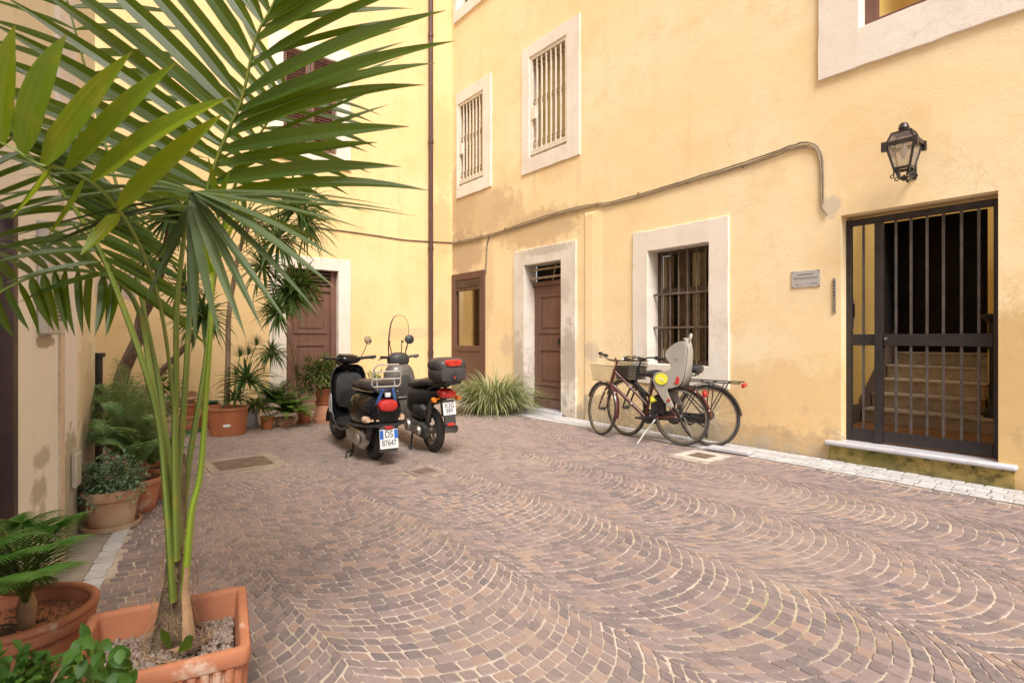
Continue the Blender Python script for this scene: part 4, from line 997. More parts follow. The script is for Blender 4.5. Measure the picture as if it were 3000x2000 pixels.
b=MB(); b.box((-.36,0,.50),(.07,.12,.16),rotm(0,.12,0)); b.box((-.405,0,.39),(.03,.12,.10),rotm(0,.12,0)); b.tube([(-.36,0,.46),(-.40,0,.36),(-.395,0,.26)],[.05,.055,.06],8,flat=.3); b.build('mudguard',M_GREYPL,SB,bevel=.004)
b=MB(); b.box((-.425,0,.345),(.012,.08,.03),rotm(0,.12,0)); b.build('reflector',M_RED,SB,bevel=.003)
b=MB(); b.loft([(-.08,.23,.03,.05,2.4,.10),(-.03,.235,.05,.085,2.6,.105),(.1,.25,.055,.085,2.8,.11),(.30,.27,.055,.08,2.8,.11),(.42,.28,.04,.06,2.6,.105)],16); en=b.build('engine_case',M_DKALU,SB)
b=MB(); b.lathe([(0,-.03),(.05,-.026),(.055,0)],(.02,.155,.24),14,rotm(PI/2)); b.lathe([(0,-.03),(.06,-.026),(.065,0)],(.28,.16,.27),14,rotm(PI/2))
for k in range(7): b.box((.06+k*.035,.162,.25),(.01,.014,.07))
b.build('cooling_rib',M_ALU,en)
b=MB(); b.loft([(-.05,.42,.06,.05,2.6,.06),(.0,.43,.09,.085,3,.06),(.18,.43,.09,.085,3,.06),(.26,.42,.06,.06,3,.06)],16); b.build('air_box',M_PLAS,SB)
b=MB(); b.tube([(-.03,.075,.25),(-.12,.075,.58)],.02,8); b.tube([(-.05,.075,.33),(-.1,.075,.5)],.034,10); b.build('shock_absorber',M_DKALU,SB)
b=MB(); b.tube([(-.25,-.13,.26),(.12,-.13,.25)],[.045,.05],12); b.build('exhaust',M_DKALU,SB)
b=MB(); b.tube([(.30,.10,.2),(.26,.14,.08),(.2,.17,.01)],.012,6); b.tube([(.30,-.10,.2),(.26,-.14,.08),(.2,-.17,.01)],.012,6); b.tube([(.30,-.12,.2),(.30,.12,.2)],.012,6); b.tube([(.26,.14,.06),(.2,.2,.03)],.008,6); b.build('stand',M_PLAS,SB)
# ------------------------------------------------------------------ bicycles
def dotted(name,c1,c2):
    t=NT(name); P=t.coord(); v=t.n('ShaderNodeTexVoronoi'); v.inputs['Scale'].default_value=17; t.l(P,v.inputs['Vector'])
    d=t.ramp(v.outputs['Distance'],.17,.14,0,1); n=t.noise(P,6,4)
    c=t.mix(t.ramp(n,.35,.65),c1,c2); c=t.mix(d,c,(.72,.62,.55))
    return t.done(t.bsdf(c,.3,0,.5,.4))
M_BURG=dotted('burgundy_dotted_paint',(.105,.022,.018),(.065,.014,.013))
M_BIKEBLK=pm('black_bike_paint',(.016,.016,.018),(.03,.028,.028),9,.32,0,0,.3)
M_SPOKE=pm('steel_spoke',(.35,.33,.30),None,9,.3,.8)
M_RIMS=pm('steel_rim',(.50,.47,.43),(.40,.37,.33),14,.25,.9)
M_LGREY=pm('grey_seat_plastic',(.36,.33,.285),(.31,.285,.245),3,.45,0,.03)
M_YELLOW=pm('yellow_sticker',(.75,.70,.05),(.65,.62,.06),12,.4)
M_WSTEEL=pm('white_stand_steel',(.62,.6,.58),(.5,.48,.46),9,.35,.3)
M_WIRE=pm('dark_basket_wire',(.09,.075,.05),(.06,.05,.035),12,.5,.2); M_WIRET=pm('tan_basket_wire',(.40,.31,.17),(.26,.19,.10),12,.5,.2)
M_CLOTH=pm('dark_basket_liner',(.075,.062,.05),(.14,.12,.095),5,.9)
def bikewheel(par,x,R,fn,rimm,hubr=.022):
    c=Vector((x,0,R))
    def fin(b): b.v=[fn(v) for v in b.v]; return b
    b=MB(); b.torus(c,R-.017,.017,RX90,48,8); w=fin(b).build('wheel',M_TYREG,par)
    b=MB(); b.lathe([(R-.030,-.012),(R-.030,.012),(R-.046,.009),(R-.046,-.009)],c,48,RX90,closed=True); fin(b).build('rim',rimm,w)
    b=MB(); b.lathe([(0,-.05),(.012,-.05),(hubr,-.03),(hubr*.7,0),(hubr,.03),(.012,.05),(0,.05)],c,12,RX90); fin(b).build('hub',M_DKALU,w)
    b=MB()
    for k in range(24):
        a=2*PI*k/24; a2=a+(.5 if k%2 else -.5); s=1 if (k//2)%2 else -1
        b.tube([c+Vector((math.cos(a2)*hubr,s*.03,math.sin(a2)*hubr)),c+Vector((math.cos(a)*(R-.045),0,math.sin(a)*(R-.045)))],.0014,3,False)
    fin(b).build('spokes',M_SPOKE,w)
    return w
def mudguard(par,x,R,a0,a1,mat,fn,w=.028,g=.02):
    vs=[];fs=[]; n=18
    for i in range(n+1):
        a=math.radians(a0+(a1-a0)*i/n)
        for j in range(5):
            q=(j-2)/2; r=R+g-.008*q*q; vs.append(fn(Vector((x+math.cos(a)*r,w*q,R+math.sin(a)*r))))
    for i in range(n):
        for j in range(4): fs.append((i*5+j,i*5+j+1,i*5+6+j,i*5+5+j))
    return MB().add(vs,fs).build('mudguard',mat,par,sharp=80)
def saddle(par,x,z,s=1.0):
    b=MB(); b.loft([(x-.13*s,z-.005,.02,.03,2.2),(x-.12*s,z,.085*s,.045,2.4),(x-.04*s,z+.005,.095*s,.045,2.4),(x+.04*s,z,.05*s,.035,2.2),(x+.12*s,z-.003,.025*s,.028,2),(x+.15*s,z-.012,.015*s,.015,2)],16); o=b.build('saddle',M_SEAT,par,sharp=70)
    b=MB(); b.tube([(x-.02,0,z-.02),(x+.03,0,z-.22)],.013,8)
    for q in (-1,1): b.torus((x-.07,q*.045,z-.065),.022,.006,rotm(0,0,0),12,5)
    b.build('seat_post',M_ALU,o)
def handle(par,fn,hz,hx,mat,sweep=.20,wide=.27,rise=.05):
    b=MB()
    pts=[(hx-.0-sweep,-wide,hz+rise*.6),(hx-sweep*.5,-wide*.97,hz+rise*.8),(hx+.02,-wide*.62,hz+rise),(hx+.03,-.09,hz),(hx+.03,.09,hz),(hx+.02,wide*.62,hz+rise),(hx-sweep*.5,wide*.97,hz+rise*.8),(hx-sweep,wide,hz+rise*.6)]
    P=smooth_path([fn(Vector(p)) for p in pts],36); b.tube(P,.011,8); h=b.build('handlebar',mat,par)
    for s in (-1,1):
        b=MB(); b.tube([fn(Vector((hx-sweep-.02,s*wide,hz+rise*.58))),fn(Vector((hx-sweep*.45,s*wide*.97,hz+rise*.82)))],.017,8); b.build('grip',M_PLAS,h)
        b=MB(); b.tube([fn(Vector((hx-.02,s*wide*.80,hz+rise*.7))),fn(Vector((hx-.03,s*(wide*.95),hz+rise*.2))),fn(Vector((hx-sweep*.8,s*(wide*1.02),hz+rise*.2)))],.005,5); b.box(fn(Vector((hx-.03,s*wide*.9,hz+rise))),(.035,.03,.035)); b.build('brake_lever',M_PLAS,h)
    return h
def crank(par,x,z,mat,an):
    b=MB(); b.lathe([(0,-.006),(.085,-.004),(.09,0),(.085,.004),(0,.006)],(x,-.055,z),24,RX90); b.lathe([(0,-.08),(.018,-.08),(.018,.08),(0,.08)],(x,0,z),10,RX90)
    u=Vector((math.cos(an),0,math.sin(an)))*.165; c=Vector((x,0,z))
    b.tube([c+Vector((0,.085,0)),c+u+Vector((0,.1,0))],.01,6); b.tube([c+Vector((0,-.085,0)),c-u+Vector((0,-.1,0))],.01,6)
    b.box(c+u+Vector((0,.155,0)),(.09,.10,.022)); b.box(c-u+Vector((0,-.155,0)),(.09,.10,.022)); return b.build('crank',mat,par)
def bike(name,lab,loc,hd,steer,paint,lean,R,wb,kind):
    t=thing(name,lab,'bicycle',loc,math.atan2(hd[1],hd[0]),'bicycles leaning by the barred window',roll=lean)
    ax0=Vector((wb-.07,0,R)); axis=Vector((-.32,0,.95)).normalized(); piv=Vector((wb-.05,0,R))
    RS=Matrix.Rotation(steer,3,axis)
    fs_=lambda v: piv+RS@(Vector(v)-piv)
    idn=lambda v: Vector(v)
    bikewheel(t,0,R,idn,M_RIMS,.03); bikewheel(t,wb,R,fs_,M_RIMS)
    bb=(.44,0,.28); hx=wb-.05-.32*.42/.95; ht=(wb-.05-.13,0,R+.40)
    hT=Vector((wb-.05-.32/.95*.50,0,R+.50)); hB=Vector((wb-.05-.32/.95*.30,0,R+.30))
    b=MB(); b.tube([hB,hT],.02,10)
    seatT=Vector((.32,0,.72)); b.tube([bb,seatT],.016,10)
    b.tube([hB+Vector((0,0,.02)),bb],.021,10)
    if kind=='lady': b.tube([hT-Vector((0,0,.03)),Vector((.405,0,.42))],.016,10)
    else: b.tube([hT-Vector((0,0,.03)),Vector((.355,0,.60))],.015,10)
    for s in (-1,1):
        b.tube([(bb[0],s*.03,bb[2]),(.02,s*.055,R)],.009,8); b.tube([(.335,s*.02,.66),(.02,s*.055,R)],.008,8)
    b.build('frame',paint,t)
    b=MB()
    for s in (-1,1): b.tube([fs_(hB+Vector((.02,s*.05,-.04))),fs_(Vector((wb-.05,s*.052,R+.12))),fs_(Vector((wb,s*.052,R)))],[.013,.011,.008],8)
    b.tube([fs_(hB+Vector((.02,-.05,-.04))),fs_(hB+Vector((.02,.05,-.04)))],.014,8); b.tube([fs_(hT),fs_(hT+Vector((-.03,0,.10))),fs_(hT+Vector((.02,0,.13)))],.012,8); b.build('fork',paint,t)
    mudguard(t,0,R,-20 if kind=='lady' else 5,175,paint,idn); mudguard(t,wb,R,20,195,paint,fs_)
    return t,fs_,hT,bb
B1,f1,hT1,bb1=bike('bicycle','burgundy bicycle with pale dots, wire basket and grey child seat',(1.90,6.04,0),(-.74,.67),-.47,M_BURG,-.05,.328,1.05,'lady')
handle(B1,f1,hT1.z+.11,hT1.x+.0,M_CHROME,.20,.27,.06); saddle(B1,.36,.79); crank(B1,*[bb1[0],bb1[2]],M_BIKEBLK,2.85)
# wire basket
def basket(par,fn,cx,z0,z1,w0,w1,d0,d1,mat,nv=9,nh=5,solid=None,nm='basket'):
    b=MB()
    def rect(z,w,d): return [Vector((cx-d/2,-w/2,z)),Vector((cx+d/2,-w/2,z)),Vector((cx+d/2,w/2,z)),Vector((cx-d/2,w/2,z))]
    for k in range(nh+1):
        q=k/nh; r=rect(z0+(z1-z0)*q,w0+(w1-w0)*q,d0+(d1-d0)*q); b.tube([fn(p) for p in r+[r[0]]],.003 if 0<k<nh else .005,4)
    A=rect(z0,w0,d0); T=rect(z1,w1,d1)
    for e in range(4):
        for k in range(nv):
            q=k/nv; b.tube([fn(A[e].lerp(A[(e+1)%4],q)),fn(T[e].lerp(T[(e+1)%4],q))],.002,4)
    for k in range(1,nv): q=k/nv; b.tube([fn(A[0].lerp(A[1],q)),fn(A[3].lerp(A[2],q))],.002,4)
    o=b.build(nm,mat,par)
    if solid:
        s=MB(); 
        A=[p*1 for p in rect(z0+.005,w0-.01,d0-.01)]; T=[p*1 for p in rect(z0+(z1-z0)*.72,w0+(w1-w0)*.72-.012,d0+(d1-d0)*.72-.012)]
        s.add([fn(p) for p in A+T],[(0,1,2,3),(0,1,5,4),(1,2,6,5),(2,3,7,6),(3,0,4,7)]); s.build('liner',solid,o,smooth=False)
    return o
basket(B1,f1,1.03,.67,.86,.24,.31,.19,.25,M_WIRET,11,7)
b=MB(); b.tube([(.30,.03,.27),(.36,.16,.14),(.42,.24,.012)],.010,6); b.build('kickstand',M_WSTEEL,B1)
b=MB(); b.box((.2,-.055,.30),(.5,.02,.09),rotm(0,.03,0)); b.build('chain_guard',M_BIKEBLK,B1,bevel=.008)
b=MB(); 
for s in (-1,1): b.tube([(.30,s*.06,.67),(-.26,s*.06,.67)],.006,6); b.tube([(-.2,s*.06,.67),(.0,s*.06,.33)],.006,6)
for x in (-.2,-.05,.1,.25): b.tube([(x,-.06,.67),(x,.06,.67)],.005,5)
b.build('rear_rack',M_BIKEBLK,B1)
b=MB(); b.loft([(-.30,.60,.03,.03,2.2),(-.285,.60,.04,.042,2.2),(-.26,.60,.03,.035,2.2)],12); b.build('tail_light',M_RED,B1)
# child seat
prof=[(-.11,1.20),(-.125,1.08),(-.115,.95),(-.10,.80),(-.06,.70),(.03,.665),(.12,.65),(.06,.52),(.02,.445),(.075,.425),(.17,.52),(.255,.66),(.30,.76),(.265,.835),(.13,.86),(.06,.88),(.07,.93),(.155,1.03),(.125,1.11),(-.02,1.20)]
def chaikin(P):
    out=[]
    for k in range(len(P)):
        a,c=P[k],P[(k+1)%len(P)]; out+=[(a[0]*.75+c[0]*.25,a[1]*.75+c[1]*.25),(a[0]*.25+c[0]*.75,a[1]*.25+c[1]*.75)]
    return out
prof=chaikin(chaikin(prof))
b=MB()
for s in (-1,1): b.prism(prof,s*.105-.011,s*.105+.011)
cs=b.build('child_seat',M_LGREY,B1,bevel=.010,label='grey plastic child seat with high back behind the saddle')
b=MB(); bk=[(-.08,1.235),(-.12,1.21),(-.14,1.08),(-.128,.95),(-.11,.80),(-.07,.69),(.03,.65),(.2,.66)]
vs=[];fs=[]; n=8
for i,(x,z) in enumerate(bk):
    for j in range(n+1):
        q=2*j/n-1; bul=.03*(1-q*q)*(1 if i<5 else 0); w=.108 if i>1 else (.085 if i==1 else .05)
        vs.append((x-bul,w*q,z))
N2=len(vs)
for i,(x,z) in enumerate(bk):
    for j in range(n+1):
        q=2*j/n-1; bul=.03*(1-q*q)*(1 if i<5 else 0); w=.108 if i>1 else (.085 if i==1 else .05)
        vs.append((x-bul+.018,w*q,z+(.018 if i>5 else 0)))
for i in range(len(bk)-1):
    for j in range(n):
        a=i*(n+1)+j; fs+=[(a,a+1,a+n+2,a+n+1),(N2+a,N2+a+n+1,N2+a+n+2,N2+a+1)]
for j in range(n): fs.append((j,N2+j,N2+j+1,j+1))
b.add(vs,fs); b.build('back_shell',M_LGREY,cs,sharp=60)
b=MB(); b.lathe([(0,-.012),(.045,-.010),(.052,0),(.045,.010),(0,.012)],(-.155,.05,1.24),16,rotm(0,PI/2-.3,.5)); b.build('headrest_knob',pm('pale_plastic',(.62,.6,.58),None,8,.4),cs)
b=MB(); b.lathe([(0,0),(.082,0),(.082,.004),(0,.004)],(.175,.1185,.765),26,rotm(-PI/2),sx=1,sy=.82); stk=b.build('sticker',M_YELLOW,cs,smooth=False)
b=MB(); b.box((.175,.1232,.765),(.075,.001,.012),rotm(0,-.25,0)); b.build('white_band',M_PLATE,stk,smooth=False)
b=MB(); b.box((-.035,.121,.765),(.035,.008,.07),rotm(0,.1,0)); b.box((-.02,.121,.735),(.05,.01,.03)); b.box((.085,.119,.525),(.045,.01,.03),rotm(0,.8,0)); b.build('red_buckle',M_RED,cs,bevel=.004)
b=MB()
for (x,z,w_,h_) in ((.0,1.05,.035,.022),(.005,.99,.018,.016),(.03,1.09,.02,.012),(-.08,1.06,.016,.03)): b.box((x,.117,z),(w_,.003,h_))
b.build('vent_slot',M_PLAS,cs,smooth=False)
for _o in [cs]+list(cs.children_recursive):
    for _v in _o.data.vertices:
        _k=min(1,max(0,(_v.co.z-.72)/.4)); _v.co.y*=1-.48*_k; _v.co.z=.42+(_v.co.z-.42)*.965; _v.co.x=.10+(_v.co.x-.10)*.93
b=MB(); b.tube([(.04,.0,.66),(.2,.0,.60),(.36,0,.5)],.010,8); b.build('mount_bar',M_BIKEBLK,cs)
b=MB(); b.prism([(.10,.55),(.17,.60),(.22,.52),(.15,.44)],-.13,-.12); b.build('far_leg_guard',M_LGREY,cs)
b=MB(); b.tube([(.33,.02,.53),(.30,.05,.47)],[.03,.045],8); b.build('yellow_bag',M_YELLOW,B1)
b=MB(); b.box((.27,.0,.44),(.16,.10,.20)); b.build('pannier',M_PLAS,B1,bevel=.02)
# black bicycle
B2,f2,hT2,bb2=bike('bicycle','black bicycle with dark lined basket and rear rack against the wall',(2.19,5.98,0),(-.73,.68),-.30,M_BIKEBLK,-.09,.348,1.05,'gent')
handle(B2,f2,hT2.z+.09,hT2.x,M_BIKEBLK,.13,.28,.03); saddle(B2,.20,.86,1.08); crank(B2,bb2[0],bb2[2],M_BIKEBLK,.5)
basket(B2,f2,.97,.71,.93,.28,.32,.22,.26,M_WIRE,10,6,M_CLOTH)
b=MB()
for s in (-1,1): b.tube([(.25,s*.065,.735),(-.38,s*.065,.735)],.007,6); b.tube([(-.22,s*.065,.735),(.0,s*.06,.35)],.006,6); b.tube([(-.05,s*.065,.735),(.0,s*.06,.35)],.006,6)
for x in (-.36,-.25,-.1,.05,.2): b.tube([(x,-.065,.735),(x,.065,.735)],.006,5)
b.box((-.1,0,.745),(.5,.05,.008)); b.build('rear_rack',M_BIKEBLK,B2)
b=MB(); b.box((-.40,0,.71),(.03,.10,.045)); b.build('reflector',M_RED,B2,bevel=.006)
b=MB(); b.lathe([(0,-.06),(.05,-.055),(.055,0),(.05,.055),(0,.06)],(0,0,.348),18,RX90); b.box((.0,.07,.20),(.03,.015,.17)); b.build('gear_hub',M_DKALU,B2)
b=MB(); b.box((.22,.06,.32),(.5,.02,.11),rotm(0,.02,0)); b.build('chain_guard',M_BIKEBLK,B2,bevel=.01)
b=MB(); b.tube([(.2,.08,.33),(-.03,.08,.22)],.010,6); b.build('kickstand',M_BIKEBLK,B2)
# ------------------------------------------------------------------ plants and pots
rnd=random.Random(5)
M_TERRA=pm('terracotta',(.44,.17,.085),(.37,.135,.065),5,.7,0,.08,dirt=((.56,.40,.30),5,.565))
M_TERRAO=pm('old_terracotta',(.42,.22,.125),(.52,.39,.27),3,.85,0,.15,dirt=((.20,.15,.09),7,.56))
M_TERRAP=pm('orange_plastic_pot',(.42,.145,.06),(.36,.12,.05),5,.5)
M_SOIL=pm('dark_potting_soil',(.055,.038,.028),(.11,.08,.06),40,.95,0,.8)
M_TRUNK=pm('fibrous_palm_trunk',(.20,.135,.08),(.10,.065,.04),30,.95,0,.8,dirt=((.30,.21,.12),14,.55))
M_BARK=pm('grey_brown_bark',(.24,.165,.12),(.15,.10,.075),14,.9,0,.6)
M_TWIG=pm('pale_twig',(.36,.25,.16),(.25,.17,.11),12,.85,0,.3)
M_HUSK=pm('dry_husk',(.36,.22,.115),(.24,.14,.075),12,.8,0,.3)
L_PALM=leafmat('palm_leaf',(.022,.050,.007),(.050,.088,.012),.42,(.24,.38,.015),.36,.45)
L_PALMB=leafmat('palm_leaf_light',(.07,.15,.010),(.19,.25,.010),.48,(.40,.50,.02),.42,.4,.45)
L_CYC=leafmat('cycad_leaf',(.055,.145,.022),(.11,.22,.045),.35,(.2,.36,.05),.42,.4)
L_SAGE=leafmat('palm_leaf_underside',(.055,.085,.030),(.095,.13,.052),.22,(.16,.24,.04),.5,.4)
L_YUC=leafmat('yucca_leaf',(.035,.08,.025),(.08,.145,.05),.32,(.12,.22,.04),.45,.4)
L_YUCL=leafmat('bright_yucca_leaf',(.055,.115,.030),(.11,.18,.055),.3,(.2,.32,.05),.45,.4)
L_FERN=leafmat('fern_leaf',(.17,.29,.10),(.26,.38,.16),.4,(.26,.40,.10),.6,.3)
L_FERNB=leafmat('bright_fern_leaf',(.14,.28,.03),(.22,.36,.07),.3,(.2,.34,.04),.6,.3)
L_BUSH=leafmat('bush_leaf',(.026,.075,.012),(.07,.15,.025),.3,(.16,.3,.03),.5,.3,tip=False)
L_VARI=leafmat('variegated_leaf',(.16,.24,.08),(.42,.44,.22),.3,(.3,.36,.12),.5,.3)
L_GRASS=leafmat('striped_grass_blade',(.14,.20,.05),(.50,.50,.28),.3,(.36,.4,.16),.55,.3)
L_SUCC=leafmat('succulent_leaf',(.12,.22,.10),(.26,.36,.22),.15,(.12,.2,.08),.4,.4)
M_STALK=leafmat('green_palm_stalk',(.085,.14,.022),(.19,.24,.045),.1,(.2,.3,.03),.42,.4,.5,tip=False)
M_STALKB=leafmat('lime_palm_stalk',(.20,.30,.015),(.26,.36,.03),.15,(.3,.4,.03),.32,.5)
def pot(name,lab,p,rb,rt,h,mat,rim=.04,rimw=.012,soil=M_SOIL,soild=.04,group=None,saucer=None,n=36,cat='plant pot'):
    t=thing(name,lab,cat,p,rnd.uniform(0,6),group)
    if group is None and cat=='plant pot': t['group']='plant pots standing around the courtyard'
    th=max(.010,rt*.07)
    b=MB(); prof=[(rb*.97,0),(rb,.004)]
    z=h-rim
    rz=rb+(rt-rb)*z/h
    prof+=[(rb+(rt-rb)*.5*z/h,z*.5),(rz,z),(rz+rimw,z+.004),(rt+rimw,h-.008),(rt+rimw-.004,h-.001),(rt,h),(rt-th+.004,h-.001),(rt-th,h-.008),(rt-th-.01,h-soild-.02)]
    b.lathe(prof,(0,0,0),n); b.build('pot_body',mat,t,sharp=50)
    if soil:
        b=MB(); r=rt-th-.006; rings=[]
        vs=[(0,0,h-soild+.012)]; fs=[]
        for i in range(1,5):
            for k in range(20): a=2*PI*k/20; q=r*i/4; vs.append((q*math.cos(a),q*math.sin(a),h-soild+rnd.uniform(-.006,.008)*(i<4)+(.012*(1-i/4))))
        for k in range(20): fs.append((0,1+k,1+(k+1)%20))
        for i in range(3):
            for k in range(20): a=1+i*20; fs.append((a+k,a+20+k,a+20+(k+1)%20,a+(k+1)%20))
        b.add(vs,fs); b.build('soil',soil,t)
    if saucer:
        b=MB(); b.lathe([(rb*1.05,.001),(rb*1.3,.006),(rb*1.38,.035),(rb*1.32,.035),(rb*1.22,.012),(0,.010)],(0,0,0),n); b.build('saucer',saucer,t,sharp=50)
    return t
def plant(name,lab,p,cat='plant',group=None): return thing(name,lab,cat,p,0,group)
def strap(b,c,d,L,w,droop,n=6,fold=.3,nrm=None,prof=None,roll=0):
    """strap leaf from c in direction d, bending down"""
    d=Vector(d).normalized(); c=Vector(c); pts=[c]
    st=L/n; v=d.copy()
    for k in range(n):
        pts.append(pts[-1]+v*st); v=(v+Vector((0,0,-droop/n*(.4+1.2*k/n)))).normalized()
    b.leaf(pts,w,nrm,fold,prof,roll); return pts
def rosette(b,c,n,L,w,droop,zmin=-.3,zmax=1.0,rn=rnd,var=.25,axis=None):
    for i in range(n):
        z=zmin+(zmax-zmin)*((i+.5)/n); a=i*2.39996+rn.uniform(-.3,.3); r=math.sqrt(max(0,1-z*z))
        d=Vector((r*math.cos(a),r*math.sin(a),z))
        if axis is not None: d=Vector((0,0,1)).rotation_difference(Vector(axis).normalized())@d
        strap(b,Vector(c)+d*.02,d,L*rn.uniform(1-var,1+var*.4)*(1-.15*max(0,z)),w*rn.uniform(.8,1.1),droop*(rn.uniform(.5,1.3)),7,.35)
def fernfrond(b,c,d,L,w,droop,rn=rnd,n=22,pw=.018,stalk=None):
    d=Vector(d).normalized(); pts=[Vector(c)]; v=d.copy(); N=14
    for k in range(N):
        pts.append(pts[-1]+v*(L/N)); v=(v+Vector((0,0,-droop/N*(.3+1.4*k/N)))).normalized()
    (stalk or b).tube(pts,[.0035*(1-.7*k/N) for k in range(N+1)],4,False)
    for k in range(n):
        q=.12+.88*k/n; p=poly_at(pts,q); p2=poly_at(pts,min(1,q+.03)); t=(p2-p)
        t=t.normalized() if t.length>1e-6 else v
        side=t.cross(Vector((0,0,1))); side=side.normalized() if side.length>.05 else Vector((1,0,0))
        ww=w*(math.sin(PI*min(1,.18+q*.82))**.8)
        for s in (-1,1):
            e=side*s+t*.35+Vector((0,0,-.15+rn.uniform(-.15,.15)))
            strap(b,p,e,ww*rn.uniform(.85,1.1),pw,.35,2,.15,prof=lambda x:(1,.85,.1)[int(round(x*2))])
def leafq(b,p,d,L,w,curl=.2,n=3,nrm=None):
    d=Vector(d).normalized(); pts=[Vector(p)]; v=d.copy()
    for k in range(n): pts.append(pts[-1]+v*(L/n)); v=(v+Vector((0,0,-curl/n*1.5))).normalized()
    b.leaf(pts,w,nrm,.2,lambda q:max(.06,math.sin(PI*min(1,.12+q*.86))))
def bush(b,c,rx,ry,rz,n,L,w,rn=rnd,curl=.5,bottom=-.3,hollow=.45,stems=None,root=None):
    c=Vector(c)
    for i in range(n):
        while True:
            d=Vector((rn.uniform(-1,1),rn.uniform(-1,1),rn.uniform(bottom,1)))
            if .05<d.length<1: break
        q=hollow+(1-hollow)*rn.random()
        lump=.82+.3*mnoise.noise(d.normalized()*2.1+c*3)
        dn=d.normalized(); p=c+Vector((dn.x*rx,dn.y*ry,dn.z*rz))*q*lump
        out=(dn+Vector((rn.uniform(-.8,.8),rn.uniform(-.8,.8),rn.uniform(-.5,.6)))).normalized()
        leafq(b,p,out,L*rn.uniform(.6,1.15),w*rn.uniform(.7,1.15),curl)
    if stems is not None:
        for i in range(14):
            a=rn.uniform(0,6.28); e=c+Vector((math.cos(a)*rx*.6,math.sin(a)*ry*.6,rz*rn.uniform(-.2,.7))); r=Vector(root)
            stems.tube(bez(r+Vector((rn.uniform(-.03,.03),rn.uniform(-.03,.03),0)),r.lerp(e,.5)+Vector((0,0,.05)),e,5),[.005,.0045,.004,.0035,.003,.002],5,False)
# ---- square ribbed planter with palm
PC=Vector((-.953,1.485,0)); PRZ=math.atan2(-.36,.19); PH=.40; PS=.205
PL=thing('square_planter','square terracotta planter with ribbed sides and gravel, holding the big palm','planter',PC,PRZ)
def sq(s,z,r=.02):
    out=[]
    for cx,cy,a0 in ((1,1,0),(-1,1,90),(-1,-1,180),(1,-1,270)):
        for k in range(4):
            a=math.radians(a0+k*30); out.append((cx*(s-r)+r*math.cos(a),cy*(s-r)+r*math.sin(a),z))
    return out
def sqloft(b,st):
    vs=[]; n=16
    for s,z,r in st: vs+=sq(s,z,r)
    fs=[(i*n+k,i*n+(k+1)%n,(i+1)*n+(k+1)%n,(i+1)*n+k) for i in range(len(st)-1) for k in range(n)]
    return b.add(vs,fs)
b=MB(); sqloft(b,[(.165,0,.02),(.190,PH-.050,.02),(.200,PH-.046,.02),(PS-.002,PH-.040,.022),(PS,PH-.012,.022),(PS-.003,PH-.002,.02),(PS-.008,PH,.018),(PS-.020,PH,.015),(PS-.025,PH-.003,.012),(PS-.028,PH-.012,.012),(PS-.036,PH-.10,.012)])
for f in range(4):
    Rm=rotm(0,0,f*PI/2)
    for k in range(12):
        x=-.155+.31*k/11
        b.tube([Rm@Vector((x*.88,.163,.01)),Rm@Vector((x,.190,PH-.046))],[.0105,.0125],8)
b.build('pot_body',M_TERRA,PL,sharp=50)
b=MB(); g=22; vs=[];fs=[]
for i in range(g+1):
    for j in range(g+1):
        x=-.166+.332*i/g; y=-.166+.332*j/g; vs.append((x,y,PH-.085+.02*math.exp(-(x*x+y*y)/.008)+rnd.uniform(-.003,.003)))
for i in range(g):
    for j in range(g): a=i*(g+1)+j; fs.append((a,a+g+1,a+g+2,a+1))
b.add(vs,fs); b.build('soil',M_SOIL,PL)
def pebmat():
    t=NT('clay_pebble'); gi=t.n('ShaderNodeNewGeometry'); r=gi.outputs['Random Per Island']; P=t.coord()
    c=t.mix(r,(.19,.14,.11),(.36,.28,.235)); c=t.mix(t.ramp(t.noise(P,120,3),.4,.7,0,.5),c,(.12,.09,.075)); return t.done(t.bsdf(c,.95,0,.2))
b=MB()
for i in range(1500):
    x=rnd.uniform(-.162,.162); y=rnd.uniform(-.162,.162); r=rnd.uniform(.005,.0105); z=PH-.082+.02*math.exp(-(x*x+y*y)/.008)+rnd.uniform(0,.006)
    Rm=rotm(rnd.uniform(0,6),rnd.uniform(0,6),rnd.uniform(0,6)); s=(rnd.uniform(.8,1.3),rnd.uniform(.8,1.2),rnd.uniform(.6,.9))
    vs=[(0,0,1),(.9,0,.2),(.28,.85,.2),(-.73,.53,.2),(-.73,-.53,.2),(.28,-.85,.2),(.5,.36,-.75),(-.19,.59,-.75),(-.62,0,-.75),(-.19,-.59,-.75),(.5,-.36,-.75)]
    vs=[Vector((x,y,z))+Rm@Vector((a*r*s[0],bb*r*s[1],c_*r*s[2])) for a,bb,c_ in vs]
    fs=[(0,1,2),(0,2,3),(0,3,4),(0,4,5),(0,5,1),(1,6,2),(2,7,3),(3,8,4),(4,9,5),(5,10,1),(6,7,2),(7,8,3),(8,9,4),(9,10,5),(10,6,1),(10,9,8,7,6)]
    b.add(vs,fs)
gv=b.build('gravel',pebmat(),PL,sharp=180); gv['kind']='stuff'
